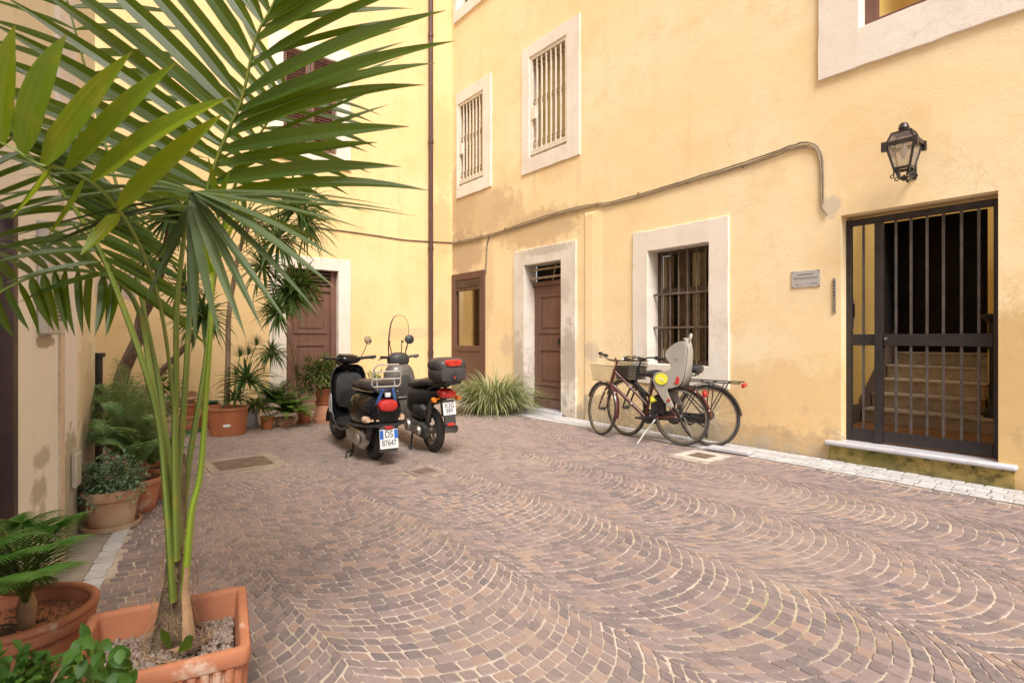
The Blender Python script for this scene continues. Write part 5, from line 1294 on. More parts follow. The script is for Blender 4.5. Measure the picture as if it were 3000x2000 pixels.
# ---- the kentia palm
KP=plant('kentia_palm','tall palm with long arching feathery fronds growing in the square planter',PC+Vector((-.01,.04,PH-.06)),'palm tree')
tp=[at(505,1895,1.53),at(508,1800,1.53),at(514,1700,1.525),at(520,1600,1.52),at(525,1500,1.52),at(528,1400,1.52),at(530,1330,1.52)]
b=MB(); P=smooth_path(tp,20); b.tube(P,[.036*(1-k/20)**2.6+.0205-.009*k/20 for k in range(21)],14); tk=b.build('trunk',M_TRUNK,KP,world=True)
b=MB()
for i in range(170):
    q=rnd.random()**1.6*.6; p=poly_at(P,q); a=rnd.uniform(0,6.28); r=.036*(1-q)**2.6+.0205; u=Vector((math.cos(a),math.sin(a),0))
    e=p+u*(r+rnd.uniform(.0,.03))+Vector((0,0,rnd.uniform(-.10,.05))); b.tube(bez(p+u*r*.95,p+u*(r+.015)+Vector((rnd.uniform(-.03,.03),0,.02)),e,4),.0009,3,False)
for i in range(70):
    a=rnd.uniform(0,6.28); r=rnd.uniform(.05,.10); z=.342; c=PC+Vector((-.01,.04,z)); v=Vector((math.cos(a)*r,math.sin(a)*r,0)); v2=Vector((-math.sin(a),math.cos(a),0))*rnd.uniform(.03,.09)
    b.tube(bez(c+v,c+v+v2*.5+Vector((0,0,rnd.uniform(.0,.03))),c+v+v2,4),.0009,3,False)
b.build('root_fibre',M_HUSK,tk,world=True)
b=MB()
b.leaf([at(548,1660,1.47),at(545,1740,1.46),at(552,1810,1.445),at(556,1870,1.44)],.032,Vector((.3,-1,.1)),.5,lambda q:.35+.65*q)
b.leaf([at(560,1880,1.45),at(530,1900,1.44),at(490,1905,1.44)],.02,Vector((0,-.6,1)),.3)
b.build('dry_sheath',M_HUSK,tk,world=True)
b=MB(); b.leaf([at(500,1895,1.45),at(484,1860,1.45),at(470,1840,1.455)],.03,Vector((0,-1,.2)),.2); b.build('basal_leaf',L_PALM,tk,world=True); b=MB(); b.leaf([at(560,1860,1.44),at(548,1885,1.43),at(520,1912,1.43)],.04,Vector((0,-1,.3)),.2); b.build('basal_leaf',L_PALM,tk,world=True)
def key(keys,q):
    """interpolate keyed tuples sorted by their first value"""
    if q<=keys[0][0]: return keys[0][1:]
    for a,c in zip(keys,keys[1:]):
        if q<=c[0]:
            f=(q-a[0])/(c[0]-a[0]); return tuple(x+(y-x)*f for x,y in zip(a[1:],c[1:]))
    return keys[-1][1:]
def frond(petiole,rachis,sides,mat,stalkmat,rr=.010,lab=None,N=40,lmat=None):
    """petiole & rachis: (px,py,Y); sides: list of dict(keys=[(q,tx,ty,tY)], n, w, sag, nrm)"""
    pet=[at(*p) for p in petiole]; rc=[at(*p) for p in rachis]
    full=smooth_path(pet+rc,N); b=MB(); n1=len(pet); 
    b.tube(full,[rr*1.08*(1.0-.78*k/N) for k in range(N+1)],8,flat=.75)
    fr=b.build('frond',stalkmat,KP,world=True,label=lab)
    R=smooth_path(rc,30); b=MB()
    for s in sides:
        n=s['n']
        for k in range(n):
            q0,q1=s['keys'][0][0],s['keys'][-1][0]
            q=q0+(q1-q0)*k/max(1,n-1); j=s.get('jit',18)
            tx,ty,tY=key(s['keys'],q); tip=at(tx+rnd.uniform(-j,j),ty+rnd.uniform(-j,j)*.8,tY+rnd.uniform(-.04,.04)); base=poly_at(R,max(0,min(1,q)))
            d=tip-base; mid=base.lerp(tip,.5)+Vector((0,0,s.get('sag',.05)*d.length*rnd.uniform(.6,1.3)))+Vector((rnd.uniform(-.01,.01),rnd.uniform(-.02,.02),0))
            nrm=Vector(s.get('nrm',(0,-1,.3)))+Vector((rnd.uniform(-.25,.25),rnd.uniform(-.1,.1),rnd.uniform(-.25,.25)))
            w=s.get('w',.036)*rnd.uniform(.82,1.1)
            b.leaf(bez(base,mid,tip,11),w,nrm.normalized(),.28,lambda x:max(.03,min(1,.25+x*5)*(1-max(0,(x-.45)/.55)**1.7)))
    b.build('leaflets',lmat or mat,fr,world=True)
    return fr
# A: the tall frond rising through the upper half of the picture
frond([(528,1600,1.51),(522,1420,1.505),(542,1150,1.53),(556,900,1.53),(575,720,1.53)],
 [(598,590,1.52),(634,472,1.50),(672,375,1.49),(710,287,1.48),(750,112,1.46),(800,15,1.45),(850,-120,1.44),(900,-260,1.44)],
 [dict(keys=[(.0,-70,330,1.25),(.12,-80,110,1.28),(.28,40,-90,1.32),(.45,300,-230,1.36),(.6,520,-330,1.4),(1,760,-560,1.44)],n=20,w=.041,sag=.05,nrm=(.15,-1,.1)),
  dict(keys=[(.0,1245,550,1.62),(.05,1195,492,1.60),(.11,1050,430,1.56),(.17,1215,425,1.56),(.23,1215,265,1.54),(.30,1265,215,1.5),(.40,1345,85,1.46),(.5,1290,-60,1.44),(.65,1150,-200,1.42),(1,980,-520,1.42)],n=17,w=.044,sag=.085,nrm=(-.1,-1,.25)),
  dict(keys=[(.05,1130,300,1.70),(.3,1200,120,1.7),(.6,1230,20,1.66),(.8,1180,-120,1.6)],n=9,w=.030,sag=.06,nrm=(-.1,-1,.5))],
 L_PALM,M_STALK)
# B: frond arching straight towards the camera, leaflets radiating like a star
frond([(518,1640,1.49),(512,1320,1.475),(516,1100,1.46),(518,900,1.42)],[(535,730,1.36),(552,620,1.27),(560,568,1.2),(566,560,1.12)],
 [dict(keys=[(.2,330,640,1.2),(.45,-60,800,1.0),(.58,-70,740,1.0),(.7,-60,655,1.0),(.85,-40,535,1.0),(1,205,440,1.02)],n=9,w=.028,sag=.12,nrm=(0,-.35,1)),
  dict(keys=[(.3,420,870,1.22),(.42,432,725,1.2),(.5,535,1020,1.18),(.6,590,1010,1.15),(.7,705,1005,1.12),(.8,785,985,1.08),(.9,905,955,1.06),(1,990,845,1.04)],n=11,w=.0195,sag=.06,nrm=(.2,-.7,.7),jit=10),
  dict(keys=[(.5,1240,640,1.3),(.75,1110,590,1.16),(.9,1065,680,1.1),(1,990,760,1.06)],n=6,w=.024,sag=.06,nrm=(.1,-.4,.9),jit=10)],
 L_SAGE,M_STALK,.011)
# C: left frond
frond([(508,1760,1.49),(492,1520,1.48),(468,1250,1.5),(415,1050,1.48)],[(322,800,1.45),(277,705,1.42),(204,590,1.38),(127,500,1.34),(30,400,1.3),(-90,330,1.26)],
 [dict(keys=[(.0,600,1010,1.6),(.15,590,900,1.6),(.35,560,790,1.58),(.55,470,700,1.5),(.8,380,560,1.44),(1,180,430,1.36)],n=20,w=.024,sag=.06,nrm=(.1,-.9,.5)),
  dict(keys=[(.0,60,900,1.36),(.15,-20,770,1.32),(.4,-70,650,1.28),(.7,-120,560,1.24),(1,-260,420,1.2)],n=15,w=.024,sag=.09,nrm=(0,-.8,.6))],
 L_PALM,M_STALK,.0115)
# D: low drooping frond at the left edge
frond([(512,1680,1.505),(488,1380,1.53),(440,1080,1.58),(412,930,1.58)],[(372,850,1.55),(300,805,1.5),(200,790,1.45),(110,805,1.4),(10,850,1.36),(-80,920,1.33)],
 [dict(keys=[(.05,318,985,1.5),(.3,262,985,1.46),(.55,190,975,1.42),(.75,100,975,1.38),(1,-60,1010,1.34)],n=14,w=.023,sag=.04,nrm=(.1,-1,.15),jit=12),
  dict(keys=[(.05,180,640,1.66),(.3,60,690,1.6),(.6,-30,720,1.55),(1,-160,790,1.45)],n=11,w=.022,sag=.10,nrm=(0,-.5,.9))],
 L_PALM,M_STALK,.0105)
# E: broad yellowing leaflets close to the camera at upper left
frond([(522,1450,1.5),(505,1150,1.45),(470,900,1.3)],[(400,700,1.12),(300,560,1.0),(200,500,.96),(110,480,.94),(30,430,.92),(-60,400,.92)],
 [dict(keys=[(.12,655,335,.95),(.22,735,310,.93),(.42,505,185,.92),(.55,395,160,.90),(.72,172,100,.88),(.86,35,70,.88),(1,-80,90,.88)],n=7,w=.046,sag=.10,nrm=(.1,-1,.2),jit=6),
  dict(keys=[(.1,240,760,1.05),(.5,40,640,.98)],n=3,w=.034,sag=.10,nrm=(0,-.8,.6))],
 L_PALMB,M_STALK,.0055,'frond with short broad yellow tinged leaflets')
# G: frond behind, filling the upper left
frond([(512,1500,1.6),(470,1150,1.66),(420,900,1.7)],[(370,650,1.72),(310,430,1.72),(250,200,1.7),(190,-20,1.68),(130,-220,1.66)],
 [dict(keys=[(.1,-60,420,1.55),(.4,-80,160,1.5),(.7,-90,-80,1.5),(1,-60,-400,1.5)],n=13,w=.032,sag=.05,nrm=(0,-1,.2)),
  dict(keys=[(.1,640,640,1.9),(.4,600,300,1.9),(.7,560,40,1.85),(1,460,-330,1.8)],n=13,w=.032,sag=.05,nrm=(0,-1,.2))],
 L_PALM,M_STALK,.009)
# H: frond leaning right behind A
frond([(532,1600,1.55),(550,1380,1.58),(600,1080,1.64),(622,860,1.68)],[(655,660,1.72),(690,540,1.74),(735,440,1.76),(790,350,1.78),(850,280,1.8)],
 [dict(keys=[(.1,930,700,1.9),(.35,1010,600,1.9),(.65,1090,470,1.9),(1,1120,330,1.9)],n=12,w=.030,sag=.09,nrm=(0,-.9,.4)),
  dict(keys=[(.1,420,560,1.8),(.4,470,330,1.8),(.7,560,180,1.8),(1,700,60,1.8)],n=12,w=.030,sag=.06,nrm=(0,-1,.2))],
 L_PALM,M_STALK,.0105)
# lime coloured young stalk with a short spear
frond([(541,1740,1.485),(560,1510,1.48),(588,1380,1.50),(606,1130,1.50)],[(618,960,1.50),(622,860,1.5),(624,760,1.5),(640,640,1.5)],
 [dict(keys=[(.5,700,620,1.46),(1,690,500,1.46)],n=3,w=.02,sag=.03),dict(keys=[(.5,560,640,1.46),(1,610,470,1.46)],n=3,w=.02,sag=.03)],L_PALMB,M_STALKB,.0115,'lime green young frond stalk')
# ---- round pot with cycad
RP=pot('round_pot','large round terracotta pot with thick rolled rim left of the square planter',(-1.46,1.60,0),.125,.175,.39,M_TERRA,.05,.012,soild=.05,n=48)
b=MB(); b.lathe([(.150,.335),(.160,.338),(.160,.346),(.152,.35)],(0,0,0),48); b.torus((0,0,.386),.176,.014,None,48,10); b.build('rolled_rim',M_TERRA,RP)
b=MB()
for i in range(520):
    a=rnd.uniform(0,6.28); r=rnd.random()**.5*.15; p=Vector((-1.46+r*math.cos(a),1.6+r*math.sin(a),.352)); v=Vector((rnd.uniform(-1,1),rnd.uniform(-1,1),rnd.uniform(0,.5))).normalized()*rnd.uniform(.005,.010); b.leaf([p,p+v*.5+Vector((0,0,.003)),p+v],.006,None,.1)
b.build('bark_chip',pm('bark_chips',(.07,.045,.03),(.16,.11,.075),25,.95),RP,world=True)
CY=plant('cycad','small feathery cycad arching out of the round terracotta pot',(-1.47,1.60,.30),'palm plant')
c0=at(78,1775,1.56)
b=MB(); b.tube([c0+Vector((0,0,-.06)),c0,c0+Vector((.0,0,.05))],[.02,.024,.012],10); b.build('stem',M_HUSK,CY,world=True)
for (tipx,tipy,tY,up) in ((168,1545,1.52,.16),(172,1600,1.42,.13),(-40,1600,1.35,.17),(-120,1680,1.3,.16),(100,1545,1.70,.17),(-30,1560,1.6,.19),(120,1690,1.32,.10),(-60,1750,1.28,.10),(60,1540,1.5,.18)):
    tip=at(tipx,tipy,tY); mid=c0.lerp(tip,.5)+Vector((0,0,up)); R=bez(c0,mid,tip,18); b=MB(); b.tube(R,[.004*(1-.8*k/18) for k in range(19)],5); fr=b.build('frond',M_STALK,CY,world=True)
    b=MB()
    for k in range(30):
        q=.14+.86*k/30; p=poly_at(R,q); t=(poly_at(R,min(1,q+.04))-poly_at(R,q-.04)).normalized(); side=t.cross(Vector((0,0,1))).normalized()
        for s in (-1,1): strap(b,p,side*s*.9+t*.55+Vector((0,0,.1)),.135*math.sin(PI*min(1,.2+q*.75)),.0105,.9,5,.2)
    b.build('leaflets',L_CYC,fr,world=True)
# ---- leafy foreground plants at the lower left
pot('round_pot','terracotta pot under the foreground leaves at the lower left edge',(-.98,1.05,0),.12,.17,.34,M_TERRAP)
LP=plant('leafy_shrub','dense green small leaved shrub in the lower left foreground',(-.98,1.05,.33),'shrub')
b=MB(); st=MB(); bush(b,(-.985,1.05,.455),.145,.14,.15,900,.030,.021,random.Random(3),.6,-.7,.5,st,(-.98,1.05,.31)); b.build('foliage',L_BUSH,LP,world=True); st.build('stem',M_TWIG,LP,world=True)
pot('round_pot','terracotta pot below the leafy sprig in front of the square planter',(-.80,1.08,0),.07,.10,.30,M_TERRAP)
LP=plant('leafy_sprig','low sprig of glossy green leaves overlapping the square planter corner',(-.80,1.08,.28),'plant')
b=MB(); st=MB()
rq=random.Random(9)
for (px,py) in ((232,1900),(260,1945),(290,1890),(300,1930),(330,1960),(360,1925),(350,1985),(285,1975),(235,1985),(380,1960),(310,1990),(265,1885),(215,1940),(340,1900)):
    for k in range(4): p=at(px+rq.uniform(-14,14),py+rq.uniform(-14,14),1.06+rq.uniform(-.05,.06)); leafq(b,p,(rq.uniform(-1,1),rq.uniform(-.9,.2),rq.uniform(-.7,.6)),rq.uniform(.026,.040),.021,.8,3,Vector((rq.uniform(-.4,.4),-1,.5)))
    p=at(px,py,1.06); st.tube(bez(Vector((-.80,1.08,.27)),Vector((-.80,1.08,.36)),p,5),.0025,5,False)
b.build('foliage',L_BUSH,LP,world=True); st.build('stem',M_STALK,LP,world=True)
# ---- pots and ferns along the left wall
gp=ground(305,1552); gp=Vector((gp.x,gp.y+.06,0))
pot('old_pot','weathered pale terracotta pot with saucer and trailing leaves by the left wall',gp,.118,.155,.25,M_TERRAO,.065,.008,saucer=M_TERRAO)
sp=plant('trailing_plant','low trailing bluish leaved plant spilling over the weathered terracotta pot',gp+Vector((0,0,.22)),'plant')
b=MB(); st=MB(); bush(b,gp+Vector((.0,.0,.29)),.29,.2,.21,1700,.028,.017,random.Random(8),.8,-.35,.35,st,gp+Vector((0,0,.2))); bush(b,gp+Vector((-.17,-.07,.16)),.07,.07,.20,120,.032,.018,random.Random(18),.8,-.9,.3); bush(b,gp+Vector((-.03,-.13,.22)),.06,.05,.09,60,.036,.022,random.Random(28),.8,-.9,.3)
b.build('foliage',L_SUCC,sp,world=True); st.build('stem',M_TWIG,sp,world=True)
g2=ground(400,1500); g2=Vector((g2.x-.02,g2.y+.05,0)); pot('clay_pot','reddish clay pot holding the large fern, second from the camera',g2,.10,.14,.23,M_TERRA,.04)
g3=ground(452,1462); pot('clay_pot','reddish clay pot half hidden by palm stalks behind the fern pot',(g3.x-.02,g3.y+.08,0),.10,.14,.24,M_TERRA,.04)
FN=plant('large_fern','large green sword fern with arching fronds against the left wall',g2+Vector((0,0,.2)),'fern')
c=g2+Vector((.0,.02,.24)); b=MB(); stk=MB(); rf=random.Random(21)
for (tx,ty,tY,up) in ((212,1215,3.7,.22),(236,1160,3.75,.28),(268,1132,3.85,.3),(335,1048,4.0,.2),(352,1070,4.1,.2),(300,1190,3.6,.25),(330,1120,3.75,.2),(400,1180,3.7,.15),(445,1230,3.8,.2),(470,1290,3.8,.15),(380,1110,4.1,.2),(260,1250,3.5,.25),(290,1300,3.45,.2),(420,1310,3.5,.2),(350,1260,3.5,.22),(240,1290,3.6,.25),(465,1180,4.1,.25),(430,1130,4.2,.2),(310,1150,4.0,.25)):
    tip=at(tx,ty,tY); mid=c.lerp(tip,.55)+Vector((0,0,up)); R=bez(c+Vector((rf.uniform(-.05,.05),rf.uniform(-.05,.05),0)),mid,tip,16); stk.tube(R,[.004*(1-.7*k/16) for k in range(17)],4,False)
    for k in range(34):
        q=.2+.8*k/34; p=poly_at(R,q); t=(poly_at(R,min(1,q+.04))-poly_at(R,q-.04)).normalized(); side=t.cross(Vector((.2,-.5,1))).normalized()
        for s in (-1,1): strap(b,p,side*s+t*.3+Vector((0,0,rf.uniform(-.3,.1))),.112*math.sin(PI*min(1,.15+q*.83))**.7*rf.uniform(.85,1.1),.024,.4,2,.15,prof=lambda x:(1,.85,.1)[int(round(x*2))])
b.build('foliage',L_FERN,FN,world=True); stk.build('stem',M_TWIG,FN,world=True)
g4=ground(350,1400); pot('clay_pot','tall clay pot of grassy leaves behind the large fern',(g4.x-.15,g4.y+.25,0),.10,.14,.45,M_TERRAO,.05)
c=Vector((g4.x-.15,g4.y+.25,.54))
SPD=plant('grassy_plant','fine leaved grassy plant rising behind the large fern',c,'plant'); b=MB(); rosette(b,c,260,.45,.012,1.3,.05,1.0,random.Random(31)); b.build('foliage',L_VARI,SPD,world=True)
DK=plant('dark_fern','bushy dark green fern below the large fern by the left wall',Vector((g3.x-.02,g3.y+.08,.22)),'fern'); b=MB(); rf=random.Random(41)
for i in range(40):
    a=rf.uniform(0,6.28); fernfrond(b,Vector((g3.x-.05,g3.y+.05,.25)),(math.cos(a),math.sin(a),rf.uniform(.4,2.2)),rf.uniform(.3,.55),.055,1.2,rf,18,.016)
b.build('foliage',leafmat('dark_fern_leaf',(.08,.16,.04),(.13,.22,.06),.3,(.08,.14,.02),.6,.3),DK,world=True)
t=thing('standpipe','short black metal standpipe with flanged top beside the left wall end','pipe',(at(287,1035,4.25).x,4.25,0))
b=MB(); b.tube([(0,0,0),(0,0,1.07)],.031,14); b.lathe([(.031,1.05),(.048,1.055),(.048,1.085),(0,1.088)],(0,0,0),16); b.build('pipe',M_BLACK,t)
# ---- yuccas and dracaenas by the rear wall
def tree(name,lab,cat,path,r0,r1,heads,bark,leafm,seed):
    P=[at(*p) for p in path]; base=P[0].copy(); 
    t=plant(name,lab,base,cat); b=MB(); S=smooth_path(P,24); b.tube(S,[r0+(r1-r0)*k/24 for k in range(25)],10); tr=b.build('trunk',bark,t,world=True)
    rn=random.Random(seed)
    for (hx,hy,hY,n,L,w,dr,zm,ax) in heads:
        c=at(hx,hy,hY); e=min(S,key=lambda q:(q-c).length); 
        b=MB(); 
        if (e-c).length>.05:
            bb=MB(); bb.tube(bez(e,e.lerp(c,.5)+Vector((0,0,-.03)),c,6),[r1*.8]*7,8); bb.build('branch',bark,tr,world=True)
        rosette(b,c,n,L,w,dr,zm,1.0,rn,.25,ax); b.build('leaf_head',leafm,t,world=True)
    return t
def gz(px,py): 
    g=ground(px,py); return (px,py,g.y)
YB=6.85
tree('leaning_tree','thick leaning bare trunk rising behind the left pots','tree',[(330,1262,YB+.1),(352,1120,YB),(378,1050,YB),(405,990,YB),(415,930,YB),(440,880,YB-.1),(480,760,YB-.2),(505,650,YB-.3)],.085,.05,[(505,630,6.5,90,.65,.05,1.1,-.8,None),(430,760,6.5,40,.5,.04,1.2,-.7,None)],M_BARK,L_YUC,1)
tree('yucca','slim slanting yucca trunk with a drooping leaf head','tree',[(390,1262,YB+.05),(440,1130,YB),(480,1080,YB),(525,1035,YB),(565,985,YB),(585,930,YB-.1)],.04,.028,[(592,925,6.65,75,.5,.042,1.5,-.85,None),(540,840,6.6,40,.45,.04,1.3,-.7,None)],M_BARK,L_YUC,2)
bp=ground(668,1271); bp=Vector((bp.x,bp.y,0))
BP=pot('big_pot','big orange plastic pot with white oval label by the rear wall',bp,.20,.232,.345,M_TERRAP,.035,.012,saucer=None)
BP.rotation_euler=(0,0,0); XF[BP.name]=Matrix.Translation(bp)
b=MB(); R=rotm(0,0,.42); pts=[]
vs=[Vector((0,-.217,.135))]; n=20
for k in range(n): an=2*PI*k/n; xx=.045*math.cos(an); vs.append(Vector((xx,-math.sqrt(.2145**2-xx*xx),.135+.018*math.sin(an))))
b.add([R@v for v in vs],[(0,1+k,1+(k+1)%n) for k in range(n)]); b.build('label',M_PLATE,BP)
tree('dracaena','tall dracaena with straight pale trunk growing from the big orange pot','tree',[(664,1185,bp.y),(666,1120,bp.y),(668,1040,bp.y),(670,930,bp.y),(682,840,bp.y),(700,740,bp.y),(730,660,bp.y)],.036,.022,
  [(870,610,6.7,110,.64,.030,1.0,-.7,(.3,-.2,1)),(900,660,6.65,50,.5,.032,1.6,-.9,None),(815,700,6.6,80,.6,.032,1.6,-.9,None),(720,640,6.8,60,.55,.032,1.2,-.7,None),(770,780,6.75,50,.5,.034,1.6,-.9,None)],M_TWIG,L_YUCL,3)
FP=plant('fan_palm','young fan palm with small pleated fans in the big orange pot',bp+Vector((.08,-.05,.31)),'palm plant'); b=MB(); sk=MB(); c=bp+Vector((.1,-.06,.32))
rf=random.Random(51)
for (px,py,s) in ((702,1045,.17),(727,1040,.18),(750,1012,.18),(690,1100,.15)):
    f=at(px,py,6.75); sk.tube(bez(c,c.lerp(f,.5)+Vector((.0,0,.05)),f,6),.006,5,False)
    for k in range(17):
        a=math.radians(-80+160*k/16); d=Vector((math.sin(a)*1,-.25,math.cos(a)+.15)); strap(b,f,d,s*rf.uniform(.85,1.05),.013,.25,3,.3)
b.build('foliage',L_YUC,FP,world=True); sk.build('stem',M_STALK,FP,world=True)
UP=plant('strap_leaf_plant','dark strap leaved plant filling the front of the big orange pot',bp+Vector((.1,-.1,.3)),'plant'); b=MB(); rosette(b,at(722,1115,6.7),46,.42,.045,1.3,-.35,.95,random.Random(61)); rosette(b,at(690,1170,6.75),26,.28,.04,1.0,-.2,.9,random.Random(62)); b.build('foliage',L_YUC,UP,world=True)
gt=ground(735,1250); t=pot('white_tin','dented white paint tin used as a planter beside the big pot',(gt.x,gt.y+.05,0),.07,.07,.24,pm('chipped_white_tin',(.60,.62,.62),(.45,.47,.48),9,.4,.2,0,dirt=((.12,.15,.20),8,.60)),.01,.003,cat='tin')
UP=plant('drooping_plant','drooping blue green leaves hanging out of the white tin',(gt.x,gt.y+.05,.22),'plant'); b=MB(); rosette(b,(gt.x+.04,gt.y+.02,.30),40,.30,.034,2.2,-.5,.8,random.Random(63)); b.build('foliage',L_YUC,UP,world=True)
gt=ground(778,1258); pot('small_pot','small orange plastic pot in front of the bright fern',(gt.x,gt.y+.05,0),.065,.085,.17,M_TERRAP,.025,.006)
gt=ground(828,1250); pot('clay_pot','squat clay pot hidden under the bright green fern',(gt.x,gt.y+.06,0),.10,.13,.12,M_TERRAO,.03)
F2=plant('bright_fern','bright green bushy fern standing left of the pot pedestal',(gt.x,gt.y+.06,.1),'fern'); b=MB(); rf=random.Random(71)
for (cx,cz,n) in ((.06,.18,70),(-.10,.32,60)):
    for i in range(n):
        a=rf.uniform(0,6.28); fernfrond(b,Vector((gt.x+cx,gt.y+.03,cz)),(math.cos(a),math.sin(a)-.2,rf.uniform(.25,2.6)),rf.uniform(.3,.5),.075,1.3,rf,16,.024)
b.build('foliage',L_FERNB,F2,world=True)
gt=ground(886,1240); pot('small_pot','small orange pot with saucer holding the thin stemmed dracaena',(gt.x,gt.y+.06,0),.075,.09,.15,M_TERRAP,.03,.006,saucer=M_TERRAP)
yy=gt.y+.06
tree('dracaena','thin crooked dracaena stem leaning left before the rear door','tree',[(886,1208,yy),(878,1160,yy),(868,1110,yy),(862,1050,yy),(849,1005,yy),(832,965,yy),(818,930,yy)],.013,.010,
  [(851,862,6.9,100,.50,.050,1.2,-.7,(.1,-.2,1)),(885,830,6.95,50,.42,.045,1.4,-.7,None),(813,915,6.6,90,.33,.030,.6,-.4,(-.3,-.9,.6))],M_TWIG,L_YUCL,4)
tree('dracaena','second thin branching stem with narrow drooping leaves beside the door','tree',[(884,1208,yy+.03),(876,1150,yy+.03),(868,1080,yy+.05),(872,1045,yy+.05),(858,1020,yy)],.010,.007,
  [(795,1035,6.8,110,.30,.018,2.2,-.7,None)],M_TWIG,L_YUCL,5)
gt=ground(945,1238); px_,py_=gt.x,gt.y+.08
t=thing('pot_pedestal','upturned pinkish terracotta pot used as a pedestal','plant pot',(px_,py_,0))
b=MB(); b.lathe([(.160,0),(.162,.06),(.146,.065),(.112,.25),(.108,.26),(0,.26)],(0,0,0),32); b.build('pot_body',pm('pink_terracotta',(.46,.22,.13),(.42,.19,.11),4,.75,0,.05),t,sharp=50)
pot('clay_pot','orange clay pot with saucer standing on the upturned pot',(px_,py_,.262),.100,.138,.225,M_TERRAP,.04,.008,saucer=M_TERRAP)
UP=plant('variegated_bush','leafy variegated plant in the orange pot on the pedestal',(px_,py_,.46),'plant'); b=MB(); st=MB(); rf=random.Random(81); c=Vector((px_,py_-.02,.62)); bush(b,c+Vector((-.03,0,.06)),.46,.3,.32,1150,.10,.028,rf,.9,-.45,.35,st,(px_,py_,.45)); bush(b,c+Vector((-.22,-.05,-.14)),.12,.1,.1,60,.09,.024,rf,1.2,-.8,.3); b.build('foliage',leafmat('olive_leaf',(.05,.11,.02),(.20,.24,.075),.3,(.22,.3,.05),.5,.3),UP,world=True); st.build('stem',M_TWIG,UP,world=True)
# stack of small pots left of the big pot
gt=ground(545,1268); sx_,sy_=gt.x,gt.y+.12
pot('clay_pot','orange clay pot on a green saucer left of the big pot',(sx_,sy_,0),.11,.14,.22,M_TERRA,.045,saucer=pm('green_plastic',(.02,.18,.08),(.015,.14,.06),6,.45))
pot('clay_pot','orange clay pot stacked on another pot left of the big pot',(sx_-.02,sy_,.19),.08,.105,.18,M_TERRAP,.04)
t=pot('small_pot','small brown pot lying tilted on top of the pot stack',(sx_+.0,sy_-.02,.40),.05,.075,.10,M_TERRAO,.02,soil=None); t.rotation_euler=(.5,.35,0)
gt=ground(598,1258); pot('clay_pot','orange pot with a green dish on it between stack and big pot',(gt.x,gt.y+.16,0),.085,.11,.32,M_TERRA,.04)
t=thing('green_dish','bright green plastic dish lying on an orange pot','dish',(gt.x-.02,gt.y+.16,.325)); b=MB(); b.lathe([(.0,.0),(.09,.0),(.12,.03),(.115,.032),(.086,.008),(0,.008)],(0,0,0),24); b.build('dish',MATS['green_plastic'],t)
gt=ground(500,1268); gq=Vector((gt.x,gt.y+.1,.0)); pot('clay_pot','brown clay pot with a small leafy plant behind the palm stalks',gq,.09,.12,.2,M_TERRAO,.04)
UP=plant('small_shrub','small grey green plant in the brown pot behind the palm stalks',gq+Vector((0,0,.18)),'plant'); b=MB(); bush(b,gq+Vector((0,0,.34)),.22,.18,.24,170,.06,.03,random.Random(91),.7,-.6,.2); b.build('foliage',L_SUCC,UP,world=True)
gt=ground(455,1262); gq=Vector((gt.x,gt.y+.1,.0)); pot('clay_pot','tall clay pot of soft green foliage between the leaning trunks',gq,.11,.15,.34,M_TERRA,.045)
UP=plant('leafy_bush','soft bright green bush between the leaning bare trunks at the rear',gq+Vector((0,0,.3)),'shrub'); b=MB(); bush(b,gq+Vector((0,0,.58)),.34,.26,.34,420,.085,.030,random.Random(92),.9,-.7,.25); b.build('foliage',L_CYC,UP,world=True)
# plant behind the scooters
gt=Vector((at(1110,1180,7.9).x,7.9,0)); pot('clay_pot','clay pot half hidden behind the black scooter',gt,.12,.16,.3,M_TERRAO,.05)
UP=plant('variegated_bush','yellowish leafy plant against the wall behind the scooters',gt+Vector((0,0,.28)),'plant'); b=MB(); st=MB(); bush(b,gt+Vector((-.02,0,.52)),.34,.26,.26,330,.10,.026,random.Random(95),.8,-.6,.3,st,gt+Vector((0,0,.25))); b.build('foliage',L_VARI,UP,world=True); st.build('stem',M_TWIG,UP,world=True)
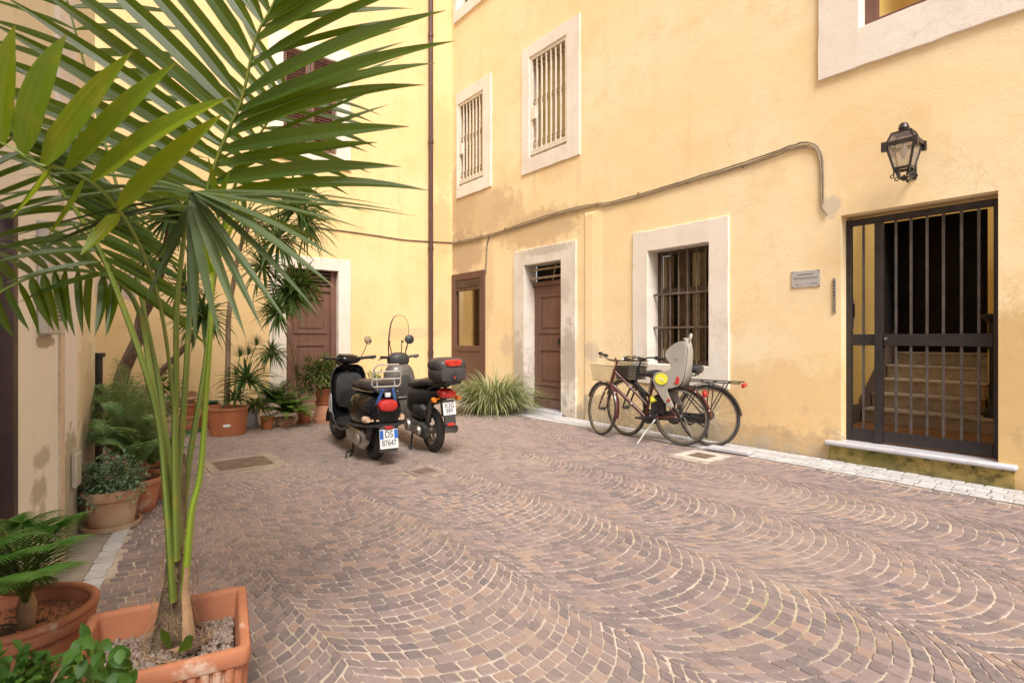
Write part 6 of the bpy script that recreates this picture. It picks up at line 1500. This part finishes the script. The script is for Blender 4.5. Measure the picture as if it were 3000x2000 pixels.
# striped grass clump in the corner
gt=Vector((-.30,8.72,0))
GC=plant('grass_clump','wide clump of pale striped grass between shop window and brown door',gt,'ornamental grass'); b=MB(); rf=random.Random(99)
for i in range(950):
    a=rf.uniform(0,6.28); r=rf.random()**.6*.27; c=gt+Vector((math.cos(a)*r*1.3,math.sin(a)*r*.9,0)); up=rf.uniform(.7,2.6)*(1.25-r*1.8)
    strap(b,c,(math.cos(a)*.8+rf.uniform(-.4,.4),math.sin(a)*.8+rf.uniform(-.4,.4),max(.8,up*1.25)),rf.uniform(.5,.95),rf.uniform(.012,.022),rf.uniform(2.0,4.2),8,.3)
b.build('foliage',L_GRASS,GC,world=True)
# ------------------------------------------------------------------ light and camera
w=bpy.data.worlds.new('World'); SC.world=w; w.use_nodes=True
nt=w.node_tree; nt.nodes.clear()
sky=nt.nodes.new('ShaderNodeTexSky'); sky.sky_type='NISHITA'; sky.sun_disc=False
EL=math.radians(52); SDIR=Vector((.22,-1,0)).normalized()
sky.sun_elevation=EL; sky.sun_rotation=math.atan2(SDIR.x,SDIR.y); sky.air_density=1.0; sky.dust_density=3.5; sky.ozone_density=.6
hs=nt.nodes.new('ShaderNodeHueSaturation'); hs.inputs['Saturation'].default_value=.38
bg=nt.nodes.new('ShaderNodeBackground'); bg.inputs['Strength'].default_value=SKY_STR
o=nt.nodes.new('ShaderNodeOutputWorld')
nt.links.new(sky.outputs[0],hs.inputs['Color']); nt.links.new(hs.outputs[0],bg.inputs['Color']); nt.links.new(bg.outputs[0],o.inputs[0])
sd=bpy.data.lights.new('sun','SUN'); sd.energy=SUN_STR; sd.angle=math.radians(26); sd.color=(1,.945,.865)
so=bpy.data.objects.new('sun',sd); COL.objects.link(so)
dv=Vector((SDIR.x*math.cos(EL),SDIR.y*math.cos(EL),math.sin(EL)))
so.rotation_euler=dv.to_track_quat('Z','Y').to_euler(); so.location=(0,-5,12)
cd=bpy.data.cameras.new('camera'); cam=bpy.data.objects.new('camera',cd); COL.objects.link(cam)
cam.location=(0,0,CAMZ); cam.rotation_euler=(PI/2,0,0)
cd.sensor_width=36; cd.lens=F/3000*36; cd.shift_y=-9/3000; cd.clip_start=.05; cd.clip_end=400
cd.dof.use_dof=True; cd.dof.focus_distance=5.5; cd.dof.aperture_fstop=7.1
SC.camera=cam
SC.view_settings.view_transform='Standard'; SC.view_settings.look='None'; SC.view_settings.exposure=0; SC.view_settings.gamma=1
SC.render.engine='CYCLES'
SC.cycles.use_denoising=True; SC.cycles.max_bounces=7; SC.cycles.diffuse_bounces=4; SC.cycles.transparent_max_bounces=10
